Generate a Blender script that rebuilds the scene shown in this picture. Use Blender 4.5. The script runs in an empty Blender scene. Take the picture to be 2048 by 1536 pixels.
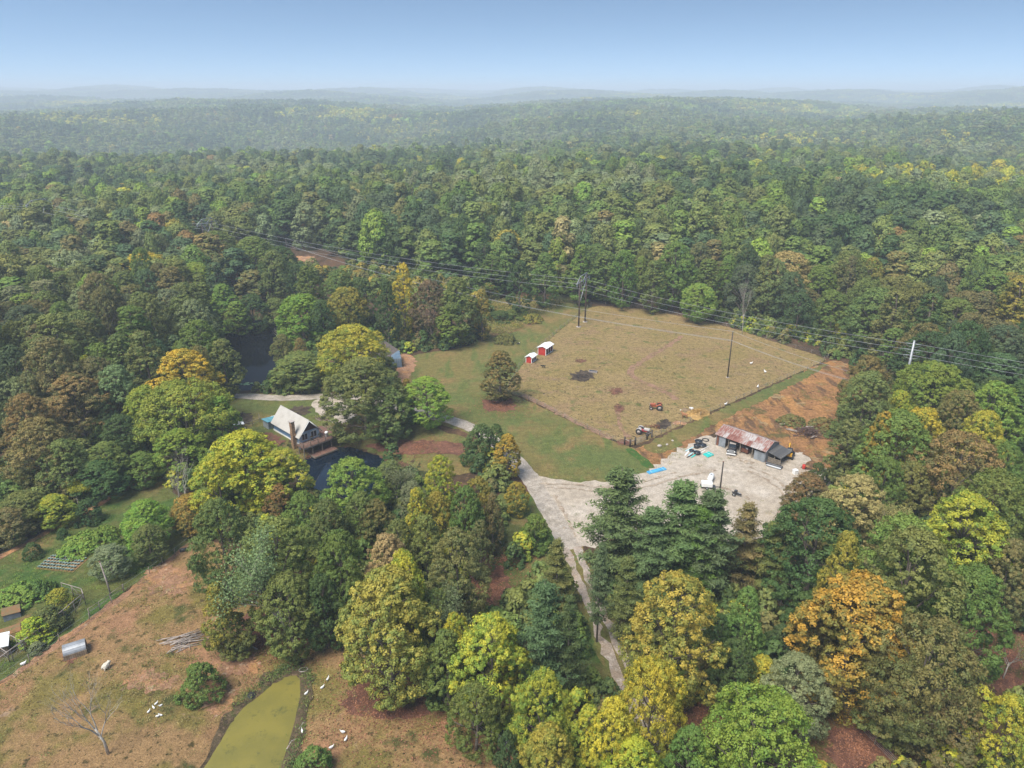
import bpy, math, random
import numpy as np
from mathutils import Vector, Matrix, geometry

# ------------------------------------------------------------------ camera
FPX, PITCH, CAMH = 1462.0, math.radians(21.8), 65.0
scene = bpy.context.scene
COL = scene.collection
cam_data = bpy.data.cameras.new("camera")
cam_data.sensor_width = 36.0
cam_data.lens = FPX / 2048.0 * 36.0
cam_data.clip_start, cam_data.clip_end = 1.0, 30000.0
cam = bpy.data.objects.new("camera", cam_data)
COL.objects.link(cam)
cam.location = (0, 0, CAMH)
cam.rotation_euler = (math.pi / 2 - PITCH, 0, 0)
scene.camera = cam
# ------------------------------------------------------------------ sky, sun, exposure
SUN_AZ, SUN_EL = math.radians(222), math.radians(58)      # behind the camera, to the left
world = bpy.data.worlds.new("World")
scene.world = world
world.use_nodes = True
wn, wl = world.node_tree.nodes, world.node_tree.links
bg = wn["Background"]
sky = wn.new("ShaderNodeTexSky")
sky.sky_type = 'NISHITA'
sky.sun_disc = False
sky.sun_elevation, sky.sun_rotation = SUN_EL, SUN_AZ
sky.altitude, sky.air_density, sky.dust_density, sky.ozone_density = 200, 1.0, 0.3, 0.9
tc = wn.new("ShaderNodeTexCoord")
mp = wn.new("ShaderNodeMapping")
mp.inputs['Scale'].default_value = (1, 1, 2.8)
mp.inputs['Location'].default_value = (0, 0, 0.17)
wl.new(tc.outputs['Generated'], mp.inputs['Vector'])
wl.new(mp.outputs['Vector'], sky.inputs['Vector'])
tint = wn.new("ShaderNodeMix"); tint.data_type = 'RGBA'; tint.blend_type = 'MULTIPLY'; tint.inputs[0].default_value = 1.0
tint.inputs[7].default_value = (0.94, 1.0, 0.95, 1)
wl.new(sky.outputs['Color'], tint.inputs[6])
wl.new(tint.outputs[2], bg.inputs['Color'])
bg.inputs['Strength'].default_value = 0.088
sun_data = bpy.data.lights.new("sun", 'SUN')
sun_data.energy, sun_data.angle, sun_data.color = 2.7, math.radians(34), (1.0, 0.95, 0.87)
sun = bpy.data.objects.new("sun", sun_data)
COL.objects.link(sun)
sd = Vector((math.sin(SUN_AZ) * math.cos(SUN_EL), math.cos(SUN_AZ) * math.cos(SUN_EL), math.sin(SUN_EL)))
sun.rotation_euler = sd.to_track_quat('Z', 'Y').to_euler()
sun.location = (0, 0, 300)
scene.view_settings.view_transform = 'Standard'
scene.view_settings.look = 'None'
scene.view_settings.gamma = 1.0
scene.view_settings.use_curve_mapping = False
scene.view_settings.exposure = 1.27
cy = scene.cycles
cy.max_bounces, cy.diffuse_bounces, cy.glossy_bounces = 5, 3, 2
cy.transmission_bounces, cy.volume_bounces, cy.transparent_max_bounces = 3, 1, 4
cy.use_denoising = True

# ------------------------------------------------------------------ helpers
RNG = np.random.default_rng(7)
random.seed(7)

def smooth(a, b, x):
    t = np.clip((x - a) / (b - a), 0, 1)
    return t * t * (3 - 2 * t)

def ray(px, py):
    u, v = (px - 1024) / FPX, (768 - py) / FPX
    return np.array([u, math.cos(PITCH) + v * math.sin(PITCH), -math.sin(PITCH) + v * math.cos(PITCH)])

def P0(px, py, z=0.0):
    d = ray(px, py)
    t = (z - CAMH) / d[2]
    return float(d[0] * t), float(d[1] * t)

def project(x, y, z):
    dy, dz = y, z - CAMH
    f = dy * math.cos(PITCH) - dz * math.sin(PITCH)
    u = x / f
    v = (dy * math.sin(PITCH) + dz * math.cos(PITCH)) / f
    return 1024 + u * FPX, 768 - v * FPX

def poly_px(pts, z=0.0):
    return [P0(a, b, z) for a, b in pts]

def sdf(poly, X, Y):
    """signed distance to polygon, negative inside"""
    p = np.array(poly, float)
    q = np.roll(p, -1, axis=0)
    X = np.asarray(X, float); Y = np.asarray(Y, float)
    d2 = np.full(X.shape, 1e18)
    ins = np.zeros(X.shape, bool)
    for (ax, ay), (bx, by) in zip(p, q):
        ex, ey = bx - ax, by - ay
        wx, wy = X - ax, Y - ay
        t = np.clip((wx * ex + wy * ey) / (ex * ex + ey * ey + 1e-12), 0, 1)
        d2 = np.minimum(d2, (wx - ex * t) ** 2 + (wy - ey * t) ** 2)
        c = (ay > Y) != (by > Y)
        with np.errstate(divide='ignore', invalid='ignore'):
            xi = (bx - ax) * (Y - ay) / (by - ay if by != ay else 1e-12) + ax
        ins ^= c & (X < xi)
    d = np.sqrt(d2)
    return np.where(ins, -d, d)

# ponds (outline at water level)
Z_COVE, Z_HOUSE, Z_ALGAE = -1.2, -2.2, -0.6
POND_HOUSE = poly_px([(590, 935), (612, 920), (630, 914), (668, 896), (705, 896), (735, 907), (755, 912), (770, 925), (775, 950), (765, 1000),
                      (735, 1030), (700, 1030), (640, 1010), (600, 975)], Z_HOUSE)
POND_COVE = poly_px([(455, 655), (500, 640), (560, 640), (572, 690), (556, 740), (548, 768), (520, 778), (480, 782), (455, 750), (440, 700)], Z_COVE)
POND_ALGAE = poly_px([(588, 1343), (607, 1352), (606, 1385), (597, 1440), (583, 1490), (566, 1545), (530, 1660), (330, 1680), (395, 1545),
                      (440, 1478), (468, 1428), (500, 1400), (545, 1365)], Z_ALGAE)
PONDS = [(POND_HOUSE, Z_HOUSE, 6.5, 0.9), (POND_COVE, Z_COVE, 6.0, 0.8), (POND_ALGAE, Z_ALGAE, 5.0, 0.5)]

_w = []
_r = random.Random(3)
for wl_, am in ((2600, 11), (1700, 11), (1100, 9), (760, 7), (520, 5), (350, 3.0), (210, 1.3)):
    for k in range(2):
        a = _r.uniform(0, math.pi)
        _w.append((math.cos(a) * 2 * math.pi / wl_, math.sin(a) * 2 * math.pi / wl_, _r.uniform(0, 6.28), am))

def H(X, Y):
    X = np.asarray(X, float); Y = np.asarray(Y, float)
    r = np.hypot(X, Y)
    h = np.zeros(np.broadcast(X, Y).shape)
    for kx, ky, ph, am in _w:
        h = h + am * np.sin(kx * X + ky * Y + ph)
    h = h * smooth(260, 1500, r) * 0.85
    h = h + smooth(2200, 6500, r) * 43 - smooth(350, 900, r) * 5
    h = h + 0.35 * np.sin(X * 0.045 + 1) * np.sin(Y * 0.05) * smooth(300, 200, r)
    # a hollow on the right with a spur in front of it
    h = h - 16 * np.exp(-((X - 430) / 150) ** 2 - ((Y - 1050) / 420) ** 2) + 9 * np.exp(-((X - 240) / 160) ** 2 - ((Y - 700) / 130) ** 2)
    h = h + 9 * smooth(216, 330, Y) * smooth(900, 420, Y) * np.exp(-((X - 90) / 230) ** 2)
    for poly, z, wd, dp in PONDS:
        xs = [p[0] for p in poly]; ys = [p[1] for p in poly]
        m = (X > min(xs) - 12) & (X < max(xs) + 12) & (Y > min(ys) - 12) & (Y < max(ys) + 12)
        if np.any(m):
            d = sdf(poly, X, Y)
            tgt = z - np.clip(-d * 0.35, 0, dp)
            t = smooth(wd, 0, np.maximum(d, 0))
            h = np.where(m, h * (1 - t) + tgt * t, h)
    return h

def Hs(x, y):
    return float(H(np.array([x]), np.array([y]))[0])

def P(px, py, up=0.0):
    """the point of the ground seen at a pixel of the photograph, in metres"""
    z = 0.0
    for _ in range(6):
        x, y = P0(px, py, z + up)
        z = Hs(x, y)
    return x, y, z

# ------------------------------------------------------------------ object bookkeeping
def tag(o, label=None, cat=None, group=None, kind=None):
    if label: o["label"] = label
    if cat: o["category"] = cat
    if group: o["group"] = group
    if kind: o["kind"] = kind
    return o

def thing(name, loc, rz=0.0, label=None, cat=None, group=None):
    o = bpy.data.objects.new(name, None)
    o.empty_display_size = 0.3
    COL.objects.link(o)
    o.location = loc
    o.rotation_euler = (0, 0, rz)
    return tag(o, label, cat, group)

def mesh_obj(name, me, parent=None, mat=None):
    o = bpy.data.objects.new(name, me)
    COL.objects.link(o)
    if parent: o.parent = parent
    if mat is not None:
        me.materials.clear()
        for m in (mat if isinstance(mat, (list, tuple)) else [mat]):
            me.materials.append(m)
    return o

class MB:
    """collects simple shapes into one mesh"""
    def __init__(s): s.v, s.f, s.sm = [], [], []
    def add(s, v, f, sm=False):
        n = len(s.v)
        s.v += [tuple(p) for p in v]
        s.f += [tuple(i + n for i in q) for q in f]
        s.sm += [sm] * len(f)
        return s
    def box(s, c, d, rz=0.0, m=None):
        x, y, z = d[0] / 2, d[1] / 2, d[2] / 2
        vs = [Vector((a * x, b * y, e * z)) for e in (-1, 1) for a, b in ((-1, -1), (1, -1), (1, 1), (-1, 1))]
        R = m if m is not None else Matrix.Rotation(rz, 3, 'Z')
        vs = [R @ q + Vector(c) for q in vs]
        return s.add(vs, [(3, 2, 1, 0), (4, 5, 6, 7), (0, 1, 5, 4), (1, 2, 6, 5), (2, 3, 7, 6), (3, 0, 4, 7)])
    def slab(s, quad, th):
        """a quad given by four corners, thickened downwards along its normal"""
        q = [Vector(p) for p in quad]
        n = (q[1] - q[0]).cross(q[3] - q[0]).normalized() * th
        return s.add(q + [p - n for p in q], [(0, 1, 2, 3), (7, 6, 5, 4), (0, 4, 5, 1), (1, 5, 6, 2), (2, 6, 7, 3), (3, 7, 4, 0)])
    def prism(s, pts, y0, y1):
        """polygon in xz, extruded along y"""
        n = len(pts)
        vs = [(a, y0, b) for a, b in pts] + [(a, y1, b) for a, b in pts]
        fs = [tuple(range(n)), tuple(range(2 * n - 1, n - 1, -1))] + [(i, i + n, (i + 1) % n + n, (i + 1) % n) for i in range(n)]
        return s.add(vs, fs)
    def tube(s, pts, rad, n=6, cap=True):
        pts = [Vector(p) for p in pts]
        rad = rad if isinstance(rad, (list, tuple)) else [rad] * len(pts)
        vs = []
        for i, p in enumerate(pts):
            d = (pts[min(i + 1, len(pts) - 1)] - pts[max(i - 1, 0)]).normalized()
            a = d.orthogonal().normalized() if abs(d.z) > 0.9 else d.cross(Vector((0, 0, 1))).normalized()
            b = d.cross(a)
            vs += [p + (a * math.cos(k * 2 * math.pi / n) + b * math.sin(k * 2 * math.pi / n)) * rad[i] for k in range(n)]
        fs = [(i * n + k, i * n + (k + 1) % n, (i + 1) * n + (k + 1) % n, (i + 1) * n + k) for i in range(len(pts) - 1) for k in range(n)]
        if cap: fs += [tuple(range(n - 1, -1, -1)), tuple(range((len(pts) - 1) * n, len(pts) * n))]
        return s.add(vs, fs, True)
    def torus(s, c, R, r, axis='z', n=16, k=6, arc=1.0):
        vs, fs = [], []
        for i in range(n + 1):
            a = i / n * 2 * math.pi * arc
            for j in range(k):
                b = j / k * 2 * math.pi
                x, y, z = (R + r * math.cos(b)) * math.cos(a), (R + r * math.cos(b)) * math.sin(a), r * math.sin(b)
                v = {'z': (x, y, z), 'y': (x, z, y), 'x': (z, x, y)}[axis]
                vs.append((v[0] + c[0], v[1] + c[1], v[2] + c[2]))
        fs = [(i * k + j, (i + 1) * k + j, (i + 1) * k + (j + 1) % k, i * k + (j + 1) % k) for i in range(n) for j in range(k)]
        return s.add(vs, fs, True)
    def ball(s, c, r, n=10, k=7):
        r = r if isinstance(r, (list, tuple)) else (r, r, r)
        vs = [(c[0], c[1], c[2] + r[2])]
        for i in range(1, k):
            a = math.pi * i / k
            vs += [(c[0] + r[0] * math.sin(a) * math.cos(2 * math.pi * j / n), c[1] + r[1] * math.sin(a) * math.sin(2 * math.pi * j / n), c[2] + r[2] * math.cos(a)) for j in range(n)]
        vs.append((c[0], c[1], c[2] - r[2]))
        fs = [(0, 1 + j, 1 + (j + 1) % n) for j in range(n)]
        for i in range(k - 2):
            fs += [(1 + i * n + j, 1 + (i + 1) * n + j, 1 + (i + 1) * n + (j + 1) % n, 1 + i * n + (j + 1) % n) for j in range(n)]
        e = len(vs) - 1
        fs += [(e, 1 + (k - 2) * n + (j + 1) % n, 1 + (k - 2) * n + j) for j in range(n)]
        return s.add(vs, fs, True)
    def mesh(s, name):
        me = bpy.data.meshes.new(name)
        me.from_pydata([tuple(v) for v in s.v], [], s.f)
        me.polygons.foreach_set("use_smooth", s.sm)
        me.update()
        return me
    def build(s, name, mat, parent=None, label=None, cat=None, group=None, bevel=0.0, kind=None):
        o = mesh_obj(name, s.mesh(name), parent, mat)
        if bevel:
            b = o.modifiers.new("bevel", 'BEVEL'); b.width = bevel; b.segments = 1; b.limit_method = 'ANGLE'
        return tag(o, label, cat, group, kind)

def copy_tree(o, parent=None):
    c = o.copy()
    COL.objects.link(c)
    c.parent = parent
    for ch in list(o.children): copy_tree(ch, c)
    return c

# ------------------------------------------------------------------ materials
def nt(name):
    m = bpy.data.materials.new(name)
    m.use_nodes = True
    n, l = m.node_tree.nodes, m.node_tree.links
    return m, n, l, n["Principled BSDF"]

def nmix(n, l, fac, a, b, mode='MIX'):
    x = n.new("ShaderNodeMix"); x.data_type = 'RGBA'; x.blend_type = mode
    for s, v in ((x.inputs[0], fac), (x.inputs[6], a), (x.inputs[7], b)):
        if hasattr(v, 'links') or isinstance(v, bpy.types.NodeSocket): l.new(v, s)
        elif isinstance(v, (int, float)): s.default_value = v
        else: s.default_value = (*v[:3], 1)
    return x.outputs[2]

def noise(n, l, co, scale, detail=4, rough=0.6, lo=0.4, hi=0.6, dist=0.0):
    t = n.new("ShaderNodeTexNoise")
    t.inputs['Scale'].default_value = scale; t.inputs['Detail'].default_value = detail
    t.inputs['Roughness'].default_value = rough; t.inputs['Distortion'].default_value = dist
    l.new(co, t.inputs['Vector'])
    r = n.new("ShaderNodeMapRange"); r.interpolation_type = 'SMOOTHSTEP'
    r.inputs[1].default_value, r.inputs[2].default_value = lo, hi
    l.new(t.outputs[0], r.inputs[0])
    return r.outputs[0]

def coords(n, l, scale=None, rot=None):
    t = n.new("ShaderNodeTexCoord")
    if scale is None and rot is None: return t.outputs['Object']
    m = n.new("ShaderNodeMapping")
    if scale: m.inputs['Scale'].default_value = scale
    if rot: m.inputs['Rotation'].default_value = rot
    l.new(t.outputs['Object'], m.inputs['Vector'])
    return m.outputs['Vector']

def bumped(n, l, b, h, strength, dist):
    k = n.new("ShaderNodeBump"); k.inputs['Strength'].default_value = strength; k.inputs['Distance'].default_value = dist
    l.new(h, k.inputs['Height']); l.new(k.outputs[0], b.inputs['Normal'])

def soil(name, base, layers, rough=0.95, bump=0.12, fine=5.0):
    """ground: a base colour and patches [(colour, scale, lo, hi, detail, stretch)]"""
    m, n, l, b = nt(name)
    co = coords(n, l)
    c = None
    cur = base
    for i, L in enumerate(layers):
        col, sc, lo, hi = L[:4]
        cc = co
        mpn = n.new("ShaderNodeMapping"); mpn.inputs['Location'].default_value = (17.3 * i + 3, 9.1 * i, 0)
        if len(L) > 5:
            mpn.inputs['Scale'].default_value = L[5][:3]
            if len(L[5]) > 3: mpn.inputs['Rotation'].default_value = (0, 0, L[5][3])
        l.new(co, mpn.inputs['Vector'])
        f = noise(n, l, mpn.outputs[0], sc, L[4] if len(L) > 4 else 4, 0.6, lo, hi)
        cur = nmix(n, l, f, cur, col)
    f = noise(n, l, co, fine, 5, 0.75, 0.25, 0.75)
    cur = nmix(n, l, 1.0, cur, nmix(n, l, f, (0.62, 0.62, 0.62), (1.35, 1.35, 1.35)), 'MULTIPLY')
    f2 = noise(n, l, co, 0.9, 3, 0.6, 0.3, 0.7)
    cur = nmix(n, l, 1.0, cur, nmix(n, l, f2, (0.84, 0.84, 0.84), (1.14, 1.14, 1.14)), 'MULTIPLY')
    l.new(cur, b.inputs['Base Color'])
    b.inputs['Roughness'].default_value = rough
    b.inputs['Specular IOR Level'].default_value = 0.1
    bumped(n, l, b, f, 0.8, bump)
    return m

_pm = {}
def paint(name, c, c2=None, scale=2.0, rough=0.7, lo=0.4, hi=0.65, metal=0.0, bump=0.0, stretch=None):
    """plain object material with a second colour as wear"""
    if name in _pm: return _pm[name]
    m, n, l, b = nt(name)
    co = coords(n, l, stretch)
    f = noise(n, l, co, scale, 5, 0.65, lo, hi)
    c2 = c2 or tuple(x * 0.72 for x in c)
    l.new(nmix(n, l, f, c, c2), b.inputs['Base Color'])
    b.inputs['Roughness'].default_value = rough
    b.inputs['Metallic'].default_value = metal
    if bump: bumped(n, l, b, f, 0.6, bump)
    _pm[name] = m
    return m

def planks(name, c, c2, width, axis=0, rough=0.85):
    """boards too narrow to pick apart: joints by a band every width metres"""
    m, n, l, b = nt(name)
    co = coords(n, l)
    sp = n.new("ShaderNodeSeparateXYZ"); l.new(co, sp.inputs[0])
    mm = n.new("ShaderNodeMath"); mm.operation = 'MULTIPLY'; mm.inputs[1].default_value = 1 / width
    l.new(sp.outputs[axis], mm.inputs[0])
    fl = n.new("ShaderNodeMath"); fl.operation = 'FLOOR'; l.new(mm.outputs[0], fl.inputs[0])
    wn_ = n.new("ShaderNodeTexWhiteNoise"); wn_.noise_dimensions = '1D'; l.new(fl.outputs[0], wn_.inputs['W'])
    fr = n.new("ShaderNodeMath"); fr.operation = 'FRACT'; l.new(mm.outputs[0], fr.inputs[0])
    gt = n.new("ShaderNodeMath"); gt.operation = 'LESS_THAN'; gt.inputs[1].default_value = 0.12; l.new(fr.outputs[0], gt.inputs[0])
    cur = nmix(n, l, wn_.outputs['Value'], c, c2)
    cur = nmix(n, l, noise(n, l, co, 2.5, 5, 0.7, 0.35, 0.7), cur, tuple(x * 0.6 for x in c2))
    cur = nmix(n, l, gt.outputs[0], cur, tuple(x * 0.35 for x in c2))
    l.new(cur, b.inputs['Base Color'])
    b.inputs['Roughness'].default_value = rough
    inv = n.new("ShaderNodeMath"); inv.operation = 'SUBTRACT'; inv.inputs[0].default_value = 1; l.new(gt.outputs[0], inv.inputs[1])
    bumped(n, l, b, inv.outputs[0], 0.7, 0.02)
    return m

def leaf_material(name, source):
    """source 'object': colours of the single tree; 'instance': colours of a tree in the forest"""
    m, n, l, b = nt(name)
    def at(nm, ty):
        a = n.new("ShaderNodeAttribute"); a.attribute_type = ty; a.attribute_name = nm
        return a
    ty = 'OBJECT' if source == 'object' else 'INSTANCER'
    c1, c2 = at("leaf_a", ty).outputs['Color'], at("leaf_b", ty).outputs['Color']
    v = at("leaf", 'GEOMETRY')
    sp = n.new("ShaderNodeSeparateColor"); l.new(v.outputs['Color'], sp.inputs[0])
    cur = nmix(n, l, sp.outputs[0], c1, c2)
    k = n.new("ShaderNodeMapRange"); k.inputs[3].default_value, k.inputs[4].default_value = 0.72, 1.28
    l.new(sp.outputs[1], k.inputs[0])
    sc = n.new("ShaderNodeVectorMath"); sc.operation = 'SCALE'
    l.new(cur, sc.inputs[0]); l.new(k.outputs[0], sc.inputs['Scale'])
    cur = sc.outputs[0]
    d = n.new("ShaderNodeBsdfDiffuse"); t = n.new("ShaderNodeBsdfTranslucent"); g = n.new("ShaderNodeBsdfGlossy")
    g.inputs['Roughness'].default_value = 0.55; g.inputs['Color'].default_value = (0.5, 0.55, 0.6, 1)
    l.new(cur, d.inputs[0]); l.new(cur, t.inputs[0])
    s1 = n.new("ShaderNodeMixShader"); s1.inputs[0].default_value = 0.2
    l.new(d.outputs[0], s1.inputs[1]); l.new(t.outputs[0], s1.inputs[2])
    s2 = n.new("ShaderNodeMixShader"); s2.inputs[0].default_value = 0.02
    l.new(s1.outputs[0], s2.inputs[1]); l.new(g.outputs[0], s2.inputs[2])
    l.new(s2.outputs[0], n["Material Output"].inputs['Surface'])
    n.remove(b)
    return m

M_LEAF_T = leaf_material("tree_leaves", 'object')
M_LEAF_F = leaf_material("forest_leaves", 'instance')
M_BARK = paint("grey_brown_bark", (0.19, 0.155, 0.12), (0.07, 0.055, 0.04), 3.0, 0.95)
M_BARK_PALE = paint("pale_bark", (0.46, 0.42, 0.36), (0.30, 0.26, 0.21), 2.0, 0.95)

# ------------------------------------------------------------------ the ground: one sheet out to the horizon
def graded(lo, hi, a, b, step, growth):
    v = list(np.arange(a, b + 1e-6, step))
    s, x = step, b
    while x < hi:
        s *= growth; x += s; v.append(x)
    s, x = step, a
    while x > lo:
        s *= growth; x -= s; v.insert(0, x)
    return np.array(v)

def ground_sheet():
    xs = graded(-9500, 9500, -120, 140, 1.25, 1.12)
    ys = graded(-900, 10500, 45, 225, 1.25, 1.10)
    X, Y = np.meshgrid(xs, ys)
    Z = H(X, Y)
    nx, ny = len(xs), len(ys)
    co = np.stack([X, Y, Z], -1).reshape(-1, 3)
    i = np.arange(nx * ny).reshape(ny, nx)
    q = np.stack([i[:-1, :-1], i[:-1, 1:], i[1:, 1:], i[1:, :-1]], -1).reshape(-1, 4)
    return quads_mesh("ground", co, q, True)

def quads_mesh(name, co, q, sm=False, attr=None):
    me = bpy.data.meshes.new(name)
    k = q.shape[1]
    me.vertices.add(len(co)); me.vertices.foreach_set("co", np.ascontiguousarray(co, np.float32).ravel())
    me.loops.add(q.size); me.loops.foreach_set("vertex_index", np.ascontiguousarray(q, np.int32).ravel())
    me.polygons.add(len(q)); me.polygons.foreach_set("loop_start", np.arange(0, q.size, k, dtype=np.int32))
    if sm: me.polygons.foreach_set("use_smooth", np.ones(len(q), bool))
    if attr is not None:
        a = me.attributes.new("leaf", 'FLOAT_COLOR', 'POINT')
        a.data.foreach_set("color", np.ascontiguousarray(attr, np.float32).ravel())
    me.update(calc_edges=True)
    return me

M_FOREST_FLOOR = soil("forest_floor_soil", (0.075, 0.05, 0.03), [((0.13, 0.075, 0.042), 0.12, 0.42, 0.62), ((0.05, 0.06, 0.022), 0.06, 0.5, 0.62), ((0.17, 0.10, 0.055), 1.2, 0.55, 0.7)])
tag(mesh_obj("ground", ground_sheet(), None, M_FOREST_FLOOR), "brown leaf strewn woodland ground running out to the hills", "ground", kind="structure")

def jag(poly, step=1.6, amp=0.5, seed=1):
    r = random.Random(seed)
    out = []
    n = len(poly)
    for i in range(n):
        a, b = Vector(poly[i]), Vector(poly[(i + 1) % n])
        k = max(1, int((b - a).length / step))
        nn = Vector((-(b - a).y, (b - a).x)).normalized() if (b - a).length > 1e-6 else Vector((0, 0))
        for j in range(k):
            out.append(tuple(a + (b - a) * (j / k) + nn * r.gauss(0, amp * 0.5)))
    return out

def smooth_poly(poly, it=2):
    p = [Vector(q) for q in poly]
    for _ in range(it):
        o = []
        for i in range(len(p)):
            a, b = p[i], p[(i + 1) % len(p)]
            o += [a * 0.75 + b * 0.25, a * 0.25 + b * 0.75]
        p = o
    return [tuple(q) for q in p]

def sheet(name, poly, lift, mat, label, cat, step=1.5, jitter=0.5, seed=1, flat=None, smoothing=2):
    pl = smooth_poly(poly, smoothing) if smoothing else list(poly)
    if jitter: pl = jag(pl, 0.8, jitter, seed)
    xs = [p[0] for p in pl]; ys = [p[1] for p in pl]
    gx, gy = np.meshgrid(np.arange(min(xs), max(xs), step), np.arange(min(ys), max(ys), step))
    gx, gy = gx.ravel(), gy.ravel()
    d = sdf(pl, gx, gy)
    k = d < -0.35 * step
    vs = [Vector(p) for p in pl] + [Vector((a, b)) for a, b in zip(gx[k], gy[k])]
    n = len(pl)
    vo, eo, fo = geometry.delaunay_2d_cdt(vs, [(i, (i + 1) % n) for i in range(n)], [], 1, 1e-4, False)[:3]
    A = np.array([(v.x, v.y) for v in vo])
    fa = np.array([tuple(f)[:3] for f in fo])
    cen = A[fa].mean(axis=1)
    fo = fa[sdf(pl, cen[:, 0], cen[:, 1]) < 0].tolist()
    z = H(A[:, 0], A[:, 1]) + lift if flat is None else np.full(len(A), flat)
    me = bpy.data.meshes.new(name)
    me.from_pydata(np.column_stack([A, z]).tolist(), [], [tuple(f) for f in fo])
    # keep every face looking up
    me.update()
    if len(me.polygons) and sum(p.normal.z for p in me.polygons) < 0: me.flip_normals()
    me.polygons.foreach_set("use_smooth", [True] * len(me.polygons))
    o = mesh_obj(name, me, None, mat)
    return tag(o, label, cat, kind="structure")

def band(pts, w):
    """polygon of a strip of width w along pts"""
    p = [Vector(q[:2]) for q in pts]
    # catmull-rom resample
    out = []
    for i in range(len(p) - 1):
        a, b, c, d = p[max(i - 1, 0)], p[i], p[i + 1], p[min(i + 2, len(p) - 1)]
        for t in (0, .25, .5, .75):
            out.append(0.5 * ((2 * b) + (c - a) * t + (2 * a - 5 * b + 4 * c - d) * t * t + (3 * b - a - 3 * c + d) * t ** 3))
    out.append(p[-1])
    L, R = [], []
    for i, q in enumerate(out):
        d = (out[min(i + 1, len(out) - 1)] - out[max(i - 1, 0)]).normalized()
        nrm = Vector((-d.y, d.x)) * w / 2
        L.append(tuple(q + nrm)); R.append(tuple(q - nrm))
    return L + R[::-1]

G_TAN, G_OLV, G_GRN = (0.21, 0.150, 0.062), (0.165, 0.135, 0.046), (0.085, 0.125, 0.032)
M_PASTURE = soil("grazed_pasture_grass", (0.275, 0.196, 0.086), [((0.245, 0.182, 0.070), 0.05, 0.42, 0.6), ((0.26, 0.175, 0.088), 0.11, 0.5, 0.66), ((0.135, 0.14, 0.045), 0.3, 0.56, 0.7),
                 ((0.27, 0.19, 0.12), 0.22, 0.63, 0.75), ((0.06, 0.045, 0.025), 0.75, 0.66, 0.72, 2), ((0.10, 0.08, 0.035), 1.9, 0.6, 0.68, 2)], fine=3.5)
M_LAWN = soil("mown_lawn_grass", (0.175, 0.148, 0.05), [((0.115, 0.14, 0.042), 0.045, 0.45, 0.62), ((0.22, 0.155, 0.06), 0.09, 0.5, 0.68), ((0.12, 0.14, 0.04), 0.35, 0.5, 0.65, 4, (1, 0.25, 1, 0.75)), ((0.20, 0.12, 0.05), 0.7, 0.62, 0.75)], fine=4)
M_FIELD = soil("dry_field_grass_and_dirt", (0.30, 0.185, 0.085), [((0.20, 0.158, 0.048), 0.10, 0.45, 0.58), ((0.33, 0.18, 0.095), 0.07, 0.48, 0.62), ((0.085, 0.09, 0.028), 0.19, 0.57, 0.68), ((0.31, 0.21, 0.13), 0.35, 0.62, 0.74), ((0.10, 0.075, 0.03), 0.9, 0.58, 0.68, 3), ((0.06, 0.05, 0.02), 2.4, 0.63, 0.7, 2)], fine=4.5)
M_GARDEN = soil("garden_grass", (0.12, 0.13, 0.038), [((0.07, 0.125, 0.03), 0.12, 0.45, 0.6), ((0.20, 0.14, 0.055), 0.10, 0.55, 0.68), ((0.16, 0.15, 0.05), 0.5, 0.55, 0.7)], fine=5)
M_EARTH = soil("bulldozed_red_earth", (0.38, 0.195, 0.085), [((0.48, 0.245, 0.09), 0.09, 0.45, 0.6), ((0.19, 0.11, 0.06), 0.35, 0.5, 0.62, 5, (1, 0.3, 1, 0.9)), ((0.40, 0.29, 0.15), 0.25, 0.58, 0.7), ((0.16, 0.13, 0.05), 0.14, 0.58, 0.68), ((0.10, 0.065, 0.04), 0.8, 0.6, 0.7)], bump=0.35, fine=2.5)
M_GRAVEL = soil("pale_gravel", (0.415, 0.355, 0.285), [((0.365, 0.305, 0.235), 0.05, 0.42, 0.66), ((0.45, 0.39, 0.32), 0.16, 0.5, 0.72), ((0.32, 0.255, 0.185), 0.035, 0.58, 0.72), ((0.33, 0.27, 0.20), 1.6, 0.62, 0.74, 3)], bump=0.03, fine=6)
M_ROAD = soil("gravel_lane", (0.36, 0.31, 0.255), [((0.29, 0.25, 0.20), 0.3, 0.45, 0.65), ((0.41, 0.365, 0.31), 0.8, 0.55, 0.7), ((0.33, 0.25, 0.16), 0.35, 0.62, 0.72)], bump=0.05, fine=4)
M_TRACK = soil("worn_wheel_track", (0.33, 0.27, 0.22), [((0.30, 0.23, 0.17), 0.4, 0.45, 0.65), ((0.45, 0.39, 0.33), 1.0, 0.5, 0.7)], bump=0.04, fine=5)
M_LITTER = soil("fallen_leaf_litter", (0.19, 0.09, 0.06), [((0.13, 0.065, 0.045), 0.3, 0.45, 0.6), ((0.27, 0.13, 0.075), 1.6, 0.52, 0.66), ((0.12, 0.10, 0.04), 0.35, 0.58, 0.7)], fine=6)
M_REDDIRT = soil("bare_red_dirt", (0.34, 0.19, 0.11), [((0.42, 0.22, 0.10), 0.25, 0.45, 0.62), ((0.24, 0.14, 0.085), 0.5, 0.5, 0.65), ((0.45, 0.33, 0.22), 0.8, 0.58, 0.7)], fine=4)
M_MUD = soil("dark_mud", (0.10, 0.075, 0.052), [((0.06, 0.046, 0.036), 0.8, 0.45, 0.6), ((0.15, 0.11, 0.075), 1.5, 0.55, 0.7)], bump=0.2, fine=5)
M_BANK = soil("weedy_mud_bank", (0.15, 0.11, 0.065), [((0.10, 0.075, 0.045), 0.6, 0.45, 0.6), ((0.11, 0.11, 0.04), 0.9, 0.5, 0.65), ((0.24, 0.16, 0.10), 1.3, 0.56, 0.7)], bump=0.25, fine=4)
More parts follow.
